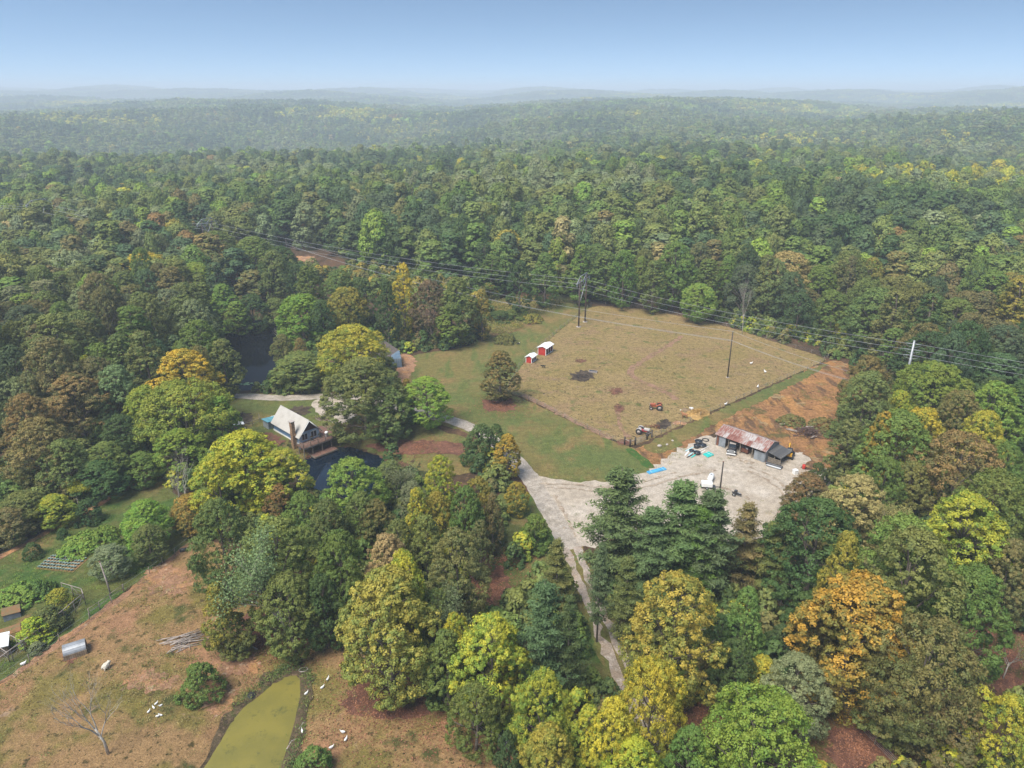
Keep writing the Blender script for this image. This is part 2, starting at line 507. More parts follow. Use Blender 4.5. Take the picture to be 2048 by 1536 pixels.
M_LUSH = soil("lush_green_grass", (0.055, 0.12, 0.026), [((0.085, 0.135, 0.03), 0.4, 0.45, 0.65), ((0.13, 0.13, 0.04), 0.9, 0.55, 0.7)], fine=5)
M_MEADOW = soil("tall_tan_meadow_grass", (0.24, 0.155, 0.07), [((0.17, 0.13, 0.045), 0.15, 0.45, 0.62), ((0.11, 0.12, 0.035), 0.3, 0.56, 0.68)], bump=0.3, fine=2.5)

# ------------------------------------------------------------------ clearings, roads and water laid over the ground
def PX(pts): return [P(a, b)[:2] for a, b in pts]

PASTURE_PX = [(1182, 612), (1240, 612), (1310, 622), (1400, 640), (1480, 660), (1560, 688), (1655, 716), (1640, 727), (1545, 768), (1440, 816), (1360, 852), (1296, 880), (1268, 893),
              (1225, 880), (1150, 846), (1090, 815), (1040, 793), (1012, 785), (1020, 760), (1038, 735), (1075, 700), (1120, 660), (1160, 628)]
LAWN_PX = [(1182, 613), (1160, 628), (1120, 660), (1075, 700), (1038, 735), (1012, 786), (1040, 795), (1090, 817), (1150, 848), (1225, 883), (1268, 896), (1310, 920), (1330, 935), (1290, 955), (1180, 985),
           (1090, 965), (1040, 930), (1000, 905), (930, 862), (880, 850), (820, 830), (790, 770), (800, 720), (850, 705), (920, 700), (985, 668), (975, 640), (980, 604), (1040, 596), (1110, 602)]
sheet("pasture", PX(PASTURE_PX), 0.03, M_PASTURE, "large fenced tan pasture with grazed grass and worn trails", "pasture", jitter=0.25, smoothing=1)
sheet("lawn", PX(LAWN_PX), 0.035, M_LAWN, "mown lawn sloping between the pasture fence and the lane", "lawn", jitter=0.3, smoothing=1)
sheet("meadow", PX([(975, 600), (1050, 594), (1130, 604), (1080, 618), (1010, 622), (968, 618)]), 0.06, M_MEADOW, "strip of tall tan meadow grass below the power line", "meadow", seed=3)
sheet("meadow", PX([(985, 650), (1060, 640), (1095, 634), (1050, 658), (1000, 672), (978, 676)]), 0.065, M_MEADOW, "patch of tan meadow grass at the wood corner by the lawn", "meadow", seed=4)
FIELD_PX = [(-120, 1460), (0, 1368), (120, 1283), (240, 1195), (350, 1110), (392, 1075), (450, 1090), (520, 1180), (600, 1240), (700, 1280), (790, 1345), (900, 1420), (1000, 1490), (1050, 1545), (1100, 1700), (-250, 1750)]
sheet("field", PX(FIELD_PX), 0.05, M_FIELD, "dry brown and olive paddock with bare dirt around the algae pond", "field", jitter=0.35, smoothing=1)
GARDEN_PX = [(-120, 1190), (0, 1112), (130, 1045), (230, 985), (318, 948), (350, 985), (400, 1070), (350, 1108), (240, 1193), (120, 1281), (0, 1366), (-120, 1455)]
sheet("garden_lawn", PX(GARDEN_PX), 0.032, M_GARDEN, "green and tan grass strip around the vegetable garden", "lawn", jitter=0.35, smoothing=1)
HOUSE_CLEAR_PX = [(452, 812), (478, 786), (560, 790), (650, 790), (720, 800), (800, 840), (880, 860), (960, 885), (985, 925), (930, 950), (850, 950), (790, 915), (740, 905), (700, 893), (660, 893), (625, 905), (590, 930), (560, 930), (500, 905), (450, 880)]
sheet("house_yard", PX(HOUSE_CLEAR_PX), 0.033, M_LAWN, "patchy grass yard between the cabin and the lane", "yard", jitter=0.35, seed=9, smoothing=1)
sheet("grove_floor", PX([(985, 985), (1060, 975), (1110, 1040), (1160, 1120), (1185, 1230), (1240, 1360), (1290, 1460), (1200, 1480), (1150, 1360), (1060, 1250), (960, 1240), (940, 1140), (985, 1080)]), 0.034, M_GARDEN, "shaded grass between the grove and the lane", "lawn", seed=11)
sheet("side_meadow", PX([(1530, 1170), (1590, 1230), (1650, 1330), (1730, 1420), (1830, 1545), (1640, 1700), (1560, 1545), (1560, 1400)]), 0.034, M_MEADOW, "strip of dry grass beside the long wire fence", "meadow", seed=12)
EARTH_PX = [(1262, 897), (1300, 888), (1370, 855), (1450, 818), (1550, 772), (1650, 722), (1690, 722), (1725, 745), (1715, 830), (1690, 880), (1680, 935), (1620, 945), (1590, 900), (1540, 885), (1440, 860), (1390, 885), (1350, 925), (1310, 945), (1285, 925)]
sheet("cleared_earth", PX(EARTH_PX), 0.045, M_EARTH, "bulldozed orange earth between the pasture fence and the right wood", "earth", seed=5, smoothing=1)
sheet("grass_strip", PX([(1286, 893), (1300, 884), (1440, 820), (1545, 772), (1645, 727), (1662, 728), (1560, 785), (1460, 832), (1380, 876), (1340, 905), (1300, 905)]), 0.06, M_LAWN, "green grass strip along the outside of the pasture fence", "grass", seed=6, smoothing=1)
sheet("lush_grass", PX([(1248, 896), (1270, 898), (1300, 925), (1310, 940), (1285, 932), (1262, 912)]), 0.055, M_LUSH, "bright green damp grass below the corner gate", "grass", seed=7)
GRAVEL_PX = [(1050, 945), (1085, 958), (1150, 963), (1230, 967), (1290, 950), (1318, 925), (1350, 905), (1395, 880), (1430, 868), (1500, 900), (1560, 905), (1580, 890), (1612, 900), (1618, 920), (1600, 940), (1640, 945), (1690, 955), (1680, 985), (1600, 1000), (1570, 1030),
             (1550, 1075), (1480, 1085), (1380, 1080), (1290, 1070), (1230, 1075), (1175, 1100), (1140, 1085), (1105, 1020), (1070, 970)]
sheet("gravel_yard", PX(GRAVEL_PX), 0.075, M_GRAVEL, "wide pale gravel yard in front of the rusty barn", "gravel", jitter=0.85, seed=8, smoothing=1)
sheet("gravel_apron", PX([(615, 808), (650, 795), (700, 795), (715, 830), (690, 850), (660, 845), (640, 830)]), 0.07, M_GRAVEL, "pale gravel parking patch beside the cabin", "gravel", seed=14)
sheet("red_dirt_pad", PX([(785, 712), (820, 706), (836, 725), (820, 755), (800, 770), (782, 765)]), 0.07, M_REDDIRT, "bare red dirt pad around the blue container", "dirt", seed=15)
LANE_PTS = [P(a, b) for a, b in [(440, 790), (485, 792), (540, 796), (600, 796), (660, 793), (730, 797), (800, 815), (860, 832), (905, 842), (950, 860), (990, 885), (1030, 920), (1062, 960), (1092, 1010), (1122, 1062), (1142, 1100)]]
sheet("lane", band(LANE_PTS, 3.3), 0.105, M_ROAD, "pale gravel lane curving from the pond road to the yard", "road", step=1.5, jitter=0.12, seed=16, smoothing=0)
for k, off in enumerate((-0.85, 0.85)):
    pts = [P(a, b) for a, b in [(1142, 1095), (1160, 1140), (1178, 1185), (1200, 1240), (1228, 1305), (1258, 1365), (1290, 1430), (1330, 1500)]]
    q = []
    for i, p in enumerate(pts):
        a, b = pts[max(i - 1, 0)], pts[min(i + 1, len(pts) - 1)]
        d = Vector((b[0] - a[0], b[1] - a[1])).normalized()
        q.append((p[0] - d.y * off, p[1] + d.x * off))
    sheet("wheel_track", band(q, 1.15), 0.11 + 0.004 * k, M_TRACK, ["left", "right"][k] + " wheel rut of the lane running down through the trees", "road", step=1.0, jitter=0.36, seed=17 + k, smoothing=0)
sheet("lane_verge", band([P(a, b) for a, b in [(1142, 1095), (1160, 1140), (1178, 1185), (1200, 1240), (1228, 1305), (1258, 1365), (1290, 1430), (1330, 1500)]], 4.2), 0.09, M_LAWN, "grassy middle and verges of the two rut lane", "grass", step=1.0, jitter=0.5, seed=19, smoothing=0)

def patch(name, cx, cy, wx, wy, mat, label, cat, lift=0.09, seed=0, n=14):
    """uneven patch given by its centre and half sizes in pixels"""
    r = random.Random(seed)
    pts = []
    for i in range(n):
        a = i / n * 2 * math.pi
        k = r.uniform(0.7, 1.15)
        pts.append((cx + math.cos(a) * wx * k, cy + math.sin(a) * wy * k))
    return sheet(name, PX(pts), lift, mat, label, cat, step=1.0, jitter=0.75, seed=seed)

patch("leaf_litter", 1000, 808, 36, 18, M_LITTER, "ring of fallen red leaves under the lone bronze tree", "leaves", seed=21)
patch("leaf_litter", 975, 1190, 40, 80, M_LITTER, "maroon carpet of leaves between the grove and the pines", "leaves", seed=22)
patch("leaf_litter", 770, 1400, 110, 45, M_LITTER, "red brown leaves strewn below the golden tree by the paddock", "leaves", seed=23)
patch("leaf_litter", 1420, 1440, 60, 35, M_LITTER, "orange brown leaves between the trees by the lane", "leaves", seed=24)
patch("leaf_litter", 840, 895, 110, 16, M_LITTER, "brown leaves on the bank of the house pond", "leaves", seed=25)
patch("leaf_litter", 1720, 1500, 70, 70, M_LITTER, "red brown leaf cover beside the long wire fence", "leaves", seed=26)
patch("leaf_litter", 1990, 1310, 70, 90, M_LITTER, "bare brown leafy clearing in the right wood", "leaves", seed=27)
patch("leaf_litter", 580, 1260, 130, 40, M_LITTER, "dark brown leafy bank above the algae pond", "leaves", seed=28)
patch("red_dirt", 440, 1400, 36, 45, M_REDDIRT, "bare orange dirt below the round paddock bush", "dirt", seed=31)
patch("red_dirt", 480, 1330, 60, 22, M_REDDIRT, "pinkish bare dirt bank at the head of the algae pond", "dirt", seed=32)
patch("red_dirt", 625, 940, 28, 16, M_REDDIRT, "bare tan dirt at the edge of the house pond", "dirt", seed=33, lift=0.12)
patch("red_dirt", 300, 1360, 60, 22, M_REDDIRT, "worn pink dirt in the paddock near the sheep", "dirt", seed=34)
patch("red_dirt", 608, 518, 26, 7, M_REDDIRT, "red dirt clearing under the distant power line", "dirt", seed=35)
patch("red_dirt", 330, 1160, 45, 30, M_REDDIRT, "reddish bare dirt by the paddock fence", "dirt", seed=36)
patch("ash_patch", 1167, 753, 26, 11, M_MUD, "black burnt mound in the middle of the pasture", "ash", seed=41)
patch("ash_patch", 1328, 848, 18, 11, M_MUD, "dark scorched patch beside the straw heap", "ash", seed=42)
patch("mud_patch", 1232, 783, 13, 8, M_LITTER, "small brown dirt patch in the pasture above the trail", "mud", seed=43)
patch("mud_patch", 1237, 817, 12, 9, M_LITTER, "brown dirt patch below another in the pasture", "mud", seed=44)
patch("mud_patch", 1160, 722, 12, 4, M_LITTER, "small brown dirt streak beside the white trough", "mud", seed=45)
patch("mud_patch", 1250, 884, 20, 6, M_LITTER, "trampled dark mud inside the corner gate", "mud", seed=46)
patch("mud_patch", 137, 1318, 16, 11, M_LITTER, "bare trodden soil before the arched shelter", "mud", seed=47)
patch("mud_patch", 530, 885, 40, 22, M_LITTER, "reddish bare soil on the slope beside the cabin", "mud", seed=48)
patch("mud_patch", 600, 822, 24, 10, M_MUD, "dark soil bed behind the cabin roof", "mud", seed=49)
patch("mud_patch", 480, 838, 30, 14, M_MUD, "dark churned soil in the chicken run", "mud", seed=50)
patch("mud_patch", 1590, 890, 40, 18, M_EARTH, "orange spoil heaped behind the barn", "dirt", seed=51)
sheet("mud_bank", [(x, y) for x, y in PX([(545, 1352), (585, 1325), (625, 1340), (622, 1390), (612, 1450), (600, 1500), (585, 1560), (540, 1680), (320, 1690), (385, 1545), (432, 1478), (458, 1425), (494, 1388)])], 0.15, M_BANK, "dark muddy bank around the algae pond", "mud", step=1.0, jitter=1.0, seed=52)
M_TRAIL = soil("worn_cattle_trail", (0.30, 0.18, 0.115), [((0.24, 0.15, 0.085), 0.5, 0.45, 0.6), ((0.20, 0.15, 0.065), 1.1, 0.52, 0.66)], fine=4)
sheet("trail", band([P(a, b) for a, b in [(1366, 672), (1330, 695), (1290, 720), (1262, 740), (1268, 755), (1300, 770), (1330, 785), (1352, 800)]], 1.5), 0.07, M_TRAIL, "worn reddish cattle trail bending across the pasture", "trail", step=1.0, jitter=0.4, seed=53, smoothing=0)
sheet("trail", band([P(a, b) for a, b in [(-60, 1412), (0, 1370), (60, 1328), (150, 1263), (240, 1198), (320, 1135), (380, 1090)]], 0.9), 0.07, M_REDDIRT, "trodden dirt line along the paddock fence", "trail", step=0.9, jitter=0.25, seed=54, smoothing=0)
sheet("trail", band([P(a, b) for a, b in [(-60, 1150), (0, 1115), (80, 1072), (160, 1030), (230, 990), (310, 950)]], 1.3), 0.07, M_REDDIRT, "reddish dirt edge between the garden grass and the wood", "trail", step=0.9, jitter=0.4, seed=55, smoothing=0)
sheet("trail", band([P(a, b) for a, b in [(1236, 820), (1240, 850), (1258, 875)]], 1.0), 0.07, M_TRAIL, "faint brown cattle trail leading down to the corner gate", "trail", step=1.0, jitter=0.3, seed=56, smoothing=0)
sheet("trail", band([P(a, b) for a, b in [(1045, 790), (1090, 812), (1150, 843), (1222, 878)]], 1.4), 0.07, M_TRAIL, "bare trodden line along the inside of the lower pasture fence", "trail", step=1.0, jitter=0.4, seed=57, smoothing=0)

def water(name, c, rough, bump, label, poly, z, spec=0.5):
    m, n, l, b = nt(name + "_surface")
    co = coords(n, l)
    l.new(nmix(n, l, noise(n, l, co, 0.2, 3, 0.5, 0.3, 0.7), c, tuple(x * 0.7 for x in c)), b.inputs['Base Color'])
    b.inputs['Roughness'].default_value = rough
    b.inputs['IOR'].default_value = 1.33
    b.inputs['Specular IOR Level'].default_value = spec
    if bump: bumped(n, l, b, noise(n, l, co, 1.5, 3, 0.5, 0.2, 0.8), bump, 0.02)
    cx = sum(p[0] for p in poly) / len(poly); cyy = sum(p[1] for p in poly) / len(poly)
    big = [(cx + (x - cx) * 1.05, cyy + (y - cyy) * 1.05) for x, y in poly]
    return sheet(name, big, 0, m, label, "pond", step=3, jitter=0, flat=z)

water("pond", (0.006, 0.014, 0.026), 0.01, 0.02, "dark blue pond below the cabin deck", POND_HOUSE, Z_HOUSE, 0.7)
water("pond", (0.006, 0.008, 0.010), 0.08, 0.05, "black still pond among the trees beyond the lane", POND_COVE, Z_COVE, 0.06)
mA, n, l, b = nt("duckweed")
co = coords(n, l)
cur = nmix(n, l, noise(n, l, co, 0.25, 5, 0.6, 0.35, 0.65), (0.190, 0.160, 0.026), (0.150, 0.132, 0.022))
cur = nmix(n, l, noise(n, l, co, 0.4, 7, 0.78, 0.54, 0.68), cur, (0.07, 0.075, 0.018))
cur = nmix(n, l, noise(n, l, co, 9, 3, 0.7, 0.6, 0.75), cur, (0.21, 0.20, 0.05))
l.new(cur, b.inputs['Base Color']); b.inputs['Roughness'].default_value = 0.6
water("algae_water", (0.02, 0.022, 0.012), 0.05, 0.03, "dark open water at the rim of the duckweed pond", POND_ALGAE, Z_ALGAE, 0.4)
sheet("algae_pond", smooth_poly(POND_ALGAE, 1), 0, mA, "pond wholly covered in yellow green duckweed", "pond", step=3, jitter=0.55, flat=Z_ALGAE + 0.02, smoothing=0)

M_RUT = soil("compacted_tyre_track", (0.34, 0.275, 0.205), [((0.27, 0.205, 0.145), 0.5, 0.45, 0.6), ((0.40, 0.34, 0.275), 1.3, 0.5, 0.62)], bump=0.04, fine=4)
for k, (pix, lab) in enumerate((
    ([(1500, 935), (1545, 955), (1575, 980), (1580, 1005), (1560, 1040)], "outer curved tyre track worn into the gravel yard"), ([(1495, 942), (1535, 962), (1562, 985), (1566, 1010), (1548, 1040)], "inner curved tyre track worn into the gravel yard"),
    ([(1090, 975), (1150, 978), (1220, 985), (1290, 975), (1360, 955), (1430, 940)], "long tyre track crossing the gravel toward the barn"), ([(1080, 968), (1150, 970), (1220, 975), (1285, 965), (1350, 945)], "second long tyre track crossing the gravel toward the barn"),
    ([(1440, 975), (1475, 985), (1500, 1000)], "short brown tyre track beside the pole"), ([(1455, 912), (1480, 920), (1505, 928)], "muddy streak in front of the pickup"), ([(1108, 990), (1130, 1030), (1150, 1075)], "tyre track along the lane edge of the yard"))):
    sheet("tyre_track", band([P(a, b) for a, b in pix], (0.55, 0.5, 0.45, 0.45, 0.5, 1.3, 0.6)[k]), 0.125 + 0.003 * k, M_RUT, lab, "track", step=1.0, jitter=0.3, seed=70 + k, smoothing=0)

# ------------------------------------------------------------------ tree shapes
def unit(v): return v / (np.linalg.norm(v, axis=-1, keepdims=True) + 1e-9)

def leaf_quads(c, nrm, size, asp, r):
    """one bent-free quad for each leaf spray"""
    n = len(c)
    t = unit(np.cross(nrm, unit(r.normal(size=(n, 3)))))
    b = np.cross(nrm, t)
    s = size[:, None]
    k = (asp if np.ndim(asp) else np.full(n, asp))[:, None]
    co = np.stack([c - t * s - b * s * k * 0.45, c + t * s * 0.15 - b * s * k, c + t * s, c + t * s * 0.05 + b * s * k], 1).reshape(-1, 3)
    q = np.arange(4 * n).reshape(n, 4)
    return co, q

ENV = {  # crown radius (0..1) against height in the crown (0..1)
    'R': lambda z: np.power(np.sin(np.pi * np.clip(z * 0.93 + 0.05, 0, 1) ** 0.85), 0.55),
    'O': lambda z: np.power(np.sin(np.pi * np.clip(z * 0.95 + 0.04, 0, 1) ** 0.8), 0.75),
    'S': lambda z: np.power(np.clip(np.sin(np.pi * np.clip(z * 0.93 + 0.03, 0, 1) ** 1.25), 0, 1), 0.6),
    'C': lambda z: np.minimum(1, (z + 0.1) * 4) * np.power(np.clip(1.02 - z, 0, 1), 0.62),
    'X': lambda z: np.power(np.clip(1 - z ** 2.2, 0, 1), 0.5),
}

def crown_mesh(name, seed, W, Ht, zb, form, lobes, clumps, leaves, size, fill=1.0, ls=1.0):
    r = np.random.default_rng(seed)
    env = ENV[form]
    L = []
    ga = 2.39996
    a0 = r.uniform(0, 6.28)
    crown_h = Ht - zb
    for i in range(lobes):
        z = (i + 0.5) / lobes
        z = z ** (0.8 if form != 'X' else 1.0)
        lr = W * r.uniform(0.17, 0.27) * (0.85 if form == 'C' else 1) * ls
        rad = max(0.0, env(np.array([z]))[0] * W / 2 - lr * 0.75) * r.uniform(0.75, 1.08)
        a = a0 + i * ga + r.uniform(-0.4, 0.4)
        zz = zb + z * crown_h - lr * 0.55
        zz = min(zz, Ht - lr * 0.9)
        L.append((rad * math.cos(a), rad * math.sin(a), max(zz, zb * 0.6 + lr * 0.5), lr))
    L.append((r.uniform(-.5, .5), r.uniform(-.5, .5), Ht - W * 0.2 * ls, W * 0.2 * ls))
    L = np.array(L)
    cs, cd, cr = [], [], []
    axis = np.array([0, 0, zb + crown_h * 0.35])
    for i, (x, y, z, lr) in enumerate(L):
        c = np.array([x, y, z])
        out = unit((c - axis) + np.array([0, 0, W * 0.12]))
        d = unit(r.normal(size=(clumps * 3, 3)) + out * 0.55)
        d = d[(d @ out) > -0.35][:clumps]
        p = c + d * lr * r.uniform(0.78, 1.08, size=(len(d), 1)) * np.array([1, 1, 0.85])
        keep = np.ones(len(p), bool)
        for j, (x2, y2, z2, l2) in enumerate(L):
            if j != i:
                keep &= np.linalg.norm((p - np.array([x2, y2, z2])) / np.array([1, 1, .85]), axis=1) > l2 * 0.78
        keep &= p[:, 2] > 0.25
        cs.append(p[keep]); cd.append(unit(d[keep] * 0.8 + np.array([0, 0, 0.45])))
        cr.append(np.full(keep.sum(), lr))
    cs, cd, cr = np.concatenate(cs), np.concatenate(cd), np.concatenate(cr)
    if fill < 1:
        k = r.random(len(cs)) < fill
        cs, cd, cr = cs[k], cd[k], cr[k]
    nC = len(cs)
    ctone = r.random(nC)
    # neighbouring sprays turn colour together
    lob = r.random(64)
    blot = 0.5 + 0.5 * np.sin(cs[:, 0] * 0.8 + seed) * np.sin(cs[:, 1] * 0.8 + seed * 2) * np.cos(cs[:, 2] * 0.55)
    turn = smooth(0.25, 0.8, 0.55 * blot + 0.45 * r.random(nC) + 0.3 * (cs[:, 2] / Ht - 0.55))
    idx = np.repeat(np.arange(nC), leaves)
    n = len(idx)
    ck = r.uniform(0.8, 1.35, nC)
    crad = cr[idx] * ck[idx] * (0.215 if leaves > 20 else 0.30)
    off = unit(r.normal(size=(n, 3)) + cd[idx] * 0.5) * (r.random(n) ** 0.3 * crad)[:, None]
    pos = cs[idx] + off * np.array([1, 1, 0.8])
    nrm = unit(unit(off) * (0.85 if leaves > 20 else 0.6) + cd[idx] * (0.45 if leaves > 20 else 0.8) + r.normal(size=(n, 3)) * (0.34 if leaves > 20 else 0.25))
    co, q = leaf_quads(pos, nrm, size * r.uniform(0.6, 1.3, n), 0.62, r)
    v1 = np.clip(turn[idx] + r.normal(0, 0.16, n), 0, 1)
    v2 = np.clip(0.5 * ctone[idx] + 0.5 * r.random(n), 0, 1)
    at = np.repeat(np.column_stack([v1, v2, r.random(n), np.ones(n)]), 4, axis=0)
    return quads_mesh(name, co, q, False, at), L

def trunk_shape(L, W, Ht, seed, thick=1.0, limbs=9):
    r = random.Random(seed)
    mb = MB()
    R0 = 0.022 * Ht * thick
    bend = [(0, 0, -0.4)]
    x = y = 0
    for k in range(1, 7):
        x += r.uniform(-.12, .12) * W / 10; y += r.uniform(-.12, .12) * W / 10
        bend.append((x, y, Ht * 0.8 * k / 6))
    mb.tube(bend, [R0 * 1.35] + [R0 * (1 - 0.8 * k / 6) for k in range(1, 7)], 7)
    for i in sorted(r.sample(range(len(L)), min(limbs, len(L)))):
        lx, ly, lz, lr = L[i]
        z0 = max(0.12 * Ht, min(0.62 * Ht, lz - math.hypot(lx, ly) * 0.8))
        k = z0 / (Ht * 0.8) * 6
        b0 = Vector(bend[min(int(k), 5)]).lerp(Vector(bend[min(int(k) + 1, 6)]), k - int(k))
        e = Vector((lx, ly, lz + lr * 0.4))
        mid = b0.lerp(e, 0.5) + Vector((r.uniform(-.3, .3), r.uniform(-.3, .3), r.uniform(-.2, .5)))
        mb.tube([b0, mid, e], [R0 * 0.42, R0 * 0.27, R0 * 0.08], 5)
        for _ in range(2):
            e2 = e + Vector((r.uniform(-1, 1), r.uniform(-1, 1), r.uniform(0, 0.9))) * lr * 0.9
            mb.tube([mid, e2], [R0 * 0.18, R0 * 0.05], 4)
    return mb

def pine_mesh(name, seed, W, Ht, zb, whorls, per, tufts, needles, size):
    r = np.random.default_rng(seed)
    mb = MB()
    mb.tube([(0, 0, -0.4), (r.uniform(-.1, .1), r.uniform(-.1, .1), Ht * 0.5), (0, 0, Ht * 0.98)], [Ht * 0.017, Ht * 0.011, 0.03], 7)
    pos, nrm = [], []
    tone = []
    a = 0
    for i in range(whorls):
        zf = (i + r.uniform(0, 0.7)) / whorls
        z = zb + zf * (Ht - zb) * 0.97
        Lb = W / 2 * (np.clip(1.04 - zf, 0, 1) ** 0.75) * min(1, 0.55 + zf * 2.5)
        gapA = r.uniform(0, 6.28)
        for j in range(per):
            if r.random() < 0.2: continue
            a = gapA + j * 2 * math.pi / per + r.uniform(-.35, .35)
            ln = Lb * r.uniform(0.5, 1.3)
            up = r.uniform(0.0, 0.28) + 0.35 * zf
            d = np.array([math.cos(a), math.sin(a), up])
            b0 = np.array([0, 0, z])
            mb.tube([b0, b0 + d * ln * 0.6, b0 + d * ln + np.array([0, 0, 0.1 * ln])], [0.055, 0.035, 0.012], 3, False)
            tb = r.random()
            side = np.array([-math.sin(a), math.cos(a), 0])
            for k in range(tufts):
                f = 0.28 + 0.75 * (k + r.random()) / tufts
                sp = (1.05 - f) * ln * 0.45 + 0.15
                c = b0 + d * ln * f + side * r.uniform(-1, 1) * sp + np.array([0, 0, 0.1 * ln * f + r.uniform(-.05, .22)])
                m = needles
                g = c + r.normal(size=(m, 3)) * np.array([0.26, 0.26, 0.13])
                pos.append(g)
                nrm.append(unit(np.array([0, 0, 0.9]) + d * 0.35 + r.normal(size=(m, 3)) * 0.55))
                tone.append(np.column_stack([np.full(m, tb * 0.6 + 0.4 * r.random()), r.random(m) * 0.6 + 0.4 * zf * 0.6 + 0.15, r.random(m), np.ones(m)]))
    pos, nrm, tone = np.concatenate(pos), np.concatenate(nrm), np.concatenate(tone)
    co, q = leaf_quads(pos, nrm, size * r.uniform(0.6, 1.35, len(pos)), 0.28, r)
    return quads_mesh(name, co, q, False, np.repeat(np.clip(tone, 0, 1), 4, axis=0)), mb

def bare_shape(seed, W, Ht, levels=4, lean=(0, 0), up=(1.5, 0.12)):
    r = random.Random(seed)
    mb = MB()
    tips = []
    def grow(p, d, ln, rad, lv):
        q = p + d * ln * 0.5 + Vector((r.uniform(-1, 1), r.uniform(-1, 1), r.uniform(-.3, .6))) * ln * 0.06
        e = q + (d + Vector((r.uniform(-.2, .2), r.uniform(-.2, .2), 0.06))).normalized() * ln * 0.5
        mb.tube([p, q, e], [rad, rad * 0.8, rad * 0.58], 6 if lv == 0 else (4 if lv < 2 else 3), lv == 0)
        if lv >= 2: tips.append(e)
        if lv >= levels: return
        for k in range(r.choice((2, 3, 3)) + (2 if lv == 0 else 0)):
            a = r.uniform(0, 6.28)
            sp = r.uniform(0.35, 0.85)
            o = d.orthogonal().normalized()
            o.rotate(Matrix.Rotation(a, 3, d))
            nd = (d + o * sp * W / Ht * up[0] + Vector((0, 0, up[1]))).normalized()
            s = p.lerp(e, r.uniform(0.55, 1.0)) if lv == 0 else q.lerp(e, r.uniform(0.2, 1))
            grow(s, nd, ln * r.uniform(0.55, 0.8), rad * r.uniform(0.42, 0.58), lv + 1)
    grow(Vector((0, 0, -0.3)), Vector((lean[0], lean[1], 1)).normalized(), Ht * 0.34, (0.014 if levels < 6 else 0.011) * Ht, 0)
    return mb, tips

def sparse_leaves(name, tips, seed, per, size, spread):
    r = np.random.default_rng(seed)
    t = np.array([tuple(v) for v in tips])
    idx = np.repeat(np.arange(len(t)), per)
    n = len(idx)
    pos = t[idx] + r.normal(size=(n, 3)) * spread
    nrm = unit(np.array([0, 0, 0.7]) + r.normal(size=(n, 3)) * 0.7)
    co, q = leaf_quads(pos, nrm, size * r.uniform(0.6, 1.3, n), 0.6, r)
    at = np.column_stack([r.random(n), r.random(n), r.random(n), np.ones(n)])
    return quads_mesh(name, co, q, False, np.repeat(at, 4, axis=0))

REF = {'R': (11, 17), 'O': (8.5, 18), 'S': (13, 16), 'C': (8, 19), 'X': (5, 4.6)}
PROTO = {}      # form -> [(crown mesh, trunk mesh)]
for form, zb, lob, cl, lv, sz, cnt in (('R', 2.0, 30, 46, 34, 0.140, 7), ('O', 2.0, 30, 42, 30, 0.130, 4), ('S', 2.8, 30, 52, 34, 0.145, 3), ('C', 2.2, 30, 38, 28, 0.125, 3), ('X', 0.2, 15, 42, 26, 0.085, 4)):
    PROTO[form] = []
    for k in range(cnt):
        W, Ht = REF[form]
        me, L = crown_mesh("crown", 100 + 17 * k + ord(form), W, Ht, zb, form, lob, cl, lv, sz, (0.95, 0.78, 0.88, 0.70, 0.84, 0.92, 0.74)[k] if form != 'X' else 1.0, 0.8)
        tm = trunk_shape(L, W, Ht, k + ord(form), 1.0 if form != 'X' else 0.7, 10 if form != 'X' else 6)
        me.materials.append(M_LEAF_T)
        t = tm.mesh("trunk"); t.materials.append(M_BARK)
        PROTO[form].append((me, t))
PROTO['G'] = []
REF['G'] = (6, 1.8)
for k in range(3):
    me, L = crown_mesh("crown", 950 + k, 6, 1.8, 0.05, 'X', 46, 15, 16, 0.11, 1.0, 0.42)
    me.materials.append(M_LEAF_T)
    t = trunk_shape(L, 2, 1.2, k, 0.8, 12).mesh("stems"); t.materials.append(M_BARK)
    PROTO['G'].append((me, t))
# thin crowns through which the limbs show
PROTO['L'] = []
REF['L'] = (12, 17)
for k in range(3):
    mb, tips = bare_shape(40 + k, 12, 17, 4)
    me = sparse_leaves("crown", tips, k, 30, 0.15, 0.55); me.materials.append(M_LEAF_T)
    t = mb.mesh("trunk"); t.materials.append(M_BARK_PALE)
    PROTO['L'].append((me, t))
PROTO['P'] = []
REF['P'] = (9, 19)
for k in range(4):
    me, mb = pine_mesh("crown", 60 + k, 9, 19, (2.5, 4, 3, 2)[k], 19, 7, 15, 9, 0.24)
    me.materials.append(M_LEAF_T)
    t = mb.mesh("trunk"); t.materials.append(M_BARK)
    PROTO['P'].append((me, t))
PROTO['B'] = []
REF['B'] = (7, 12)
for k in range(3):
    mb, tips = bare_shape(80 + k, 9, 12, 6, (0.12 * (k - 1), 0.05), (0.85, 0.3))
    t = mb.mesh("trunk"); t.materials.append(M_BARK_PALE)
    PROTO['B'].append((None, t))

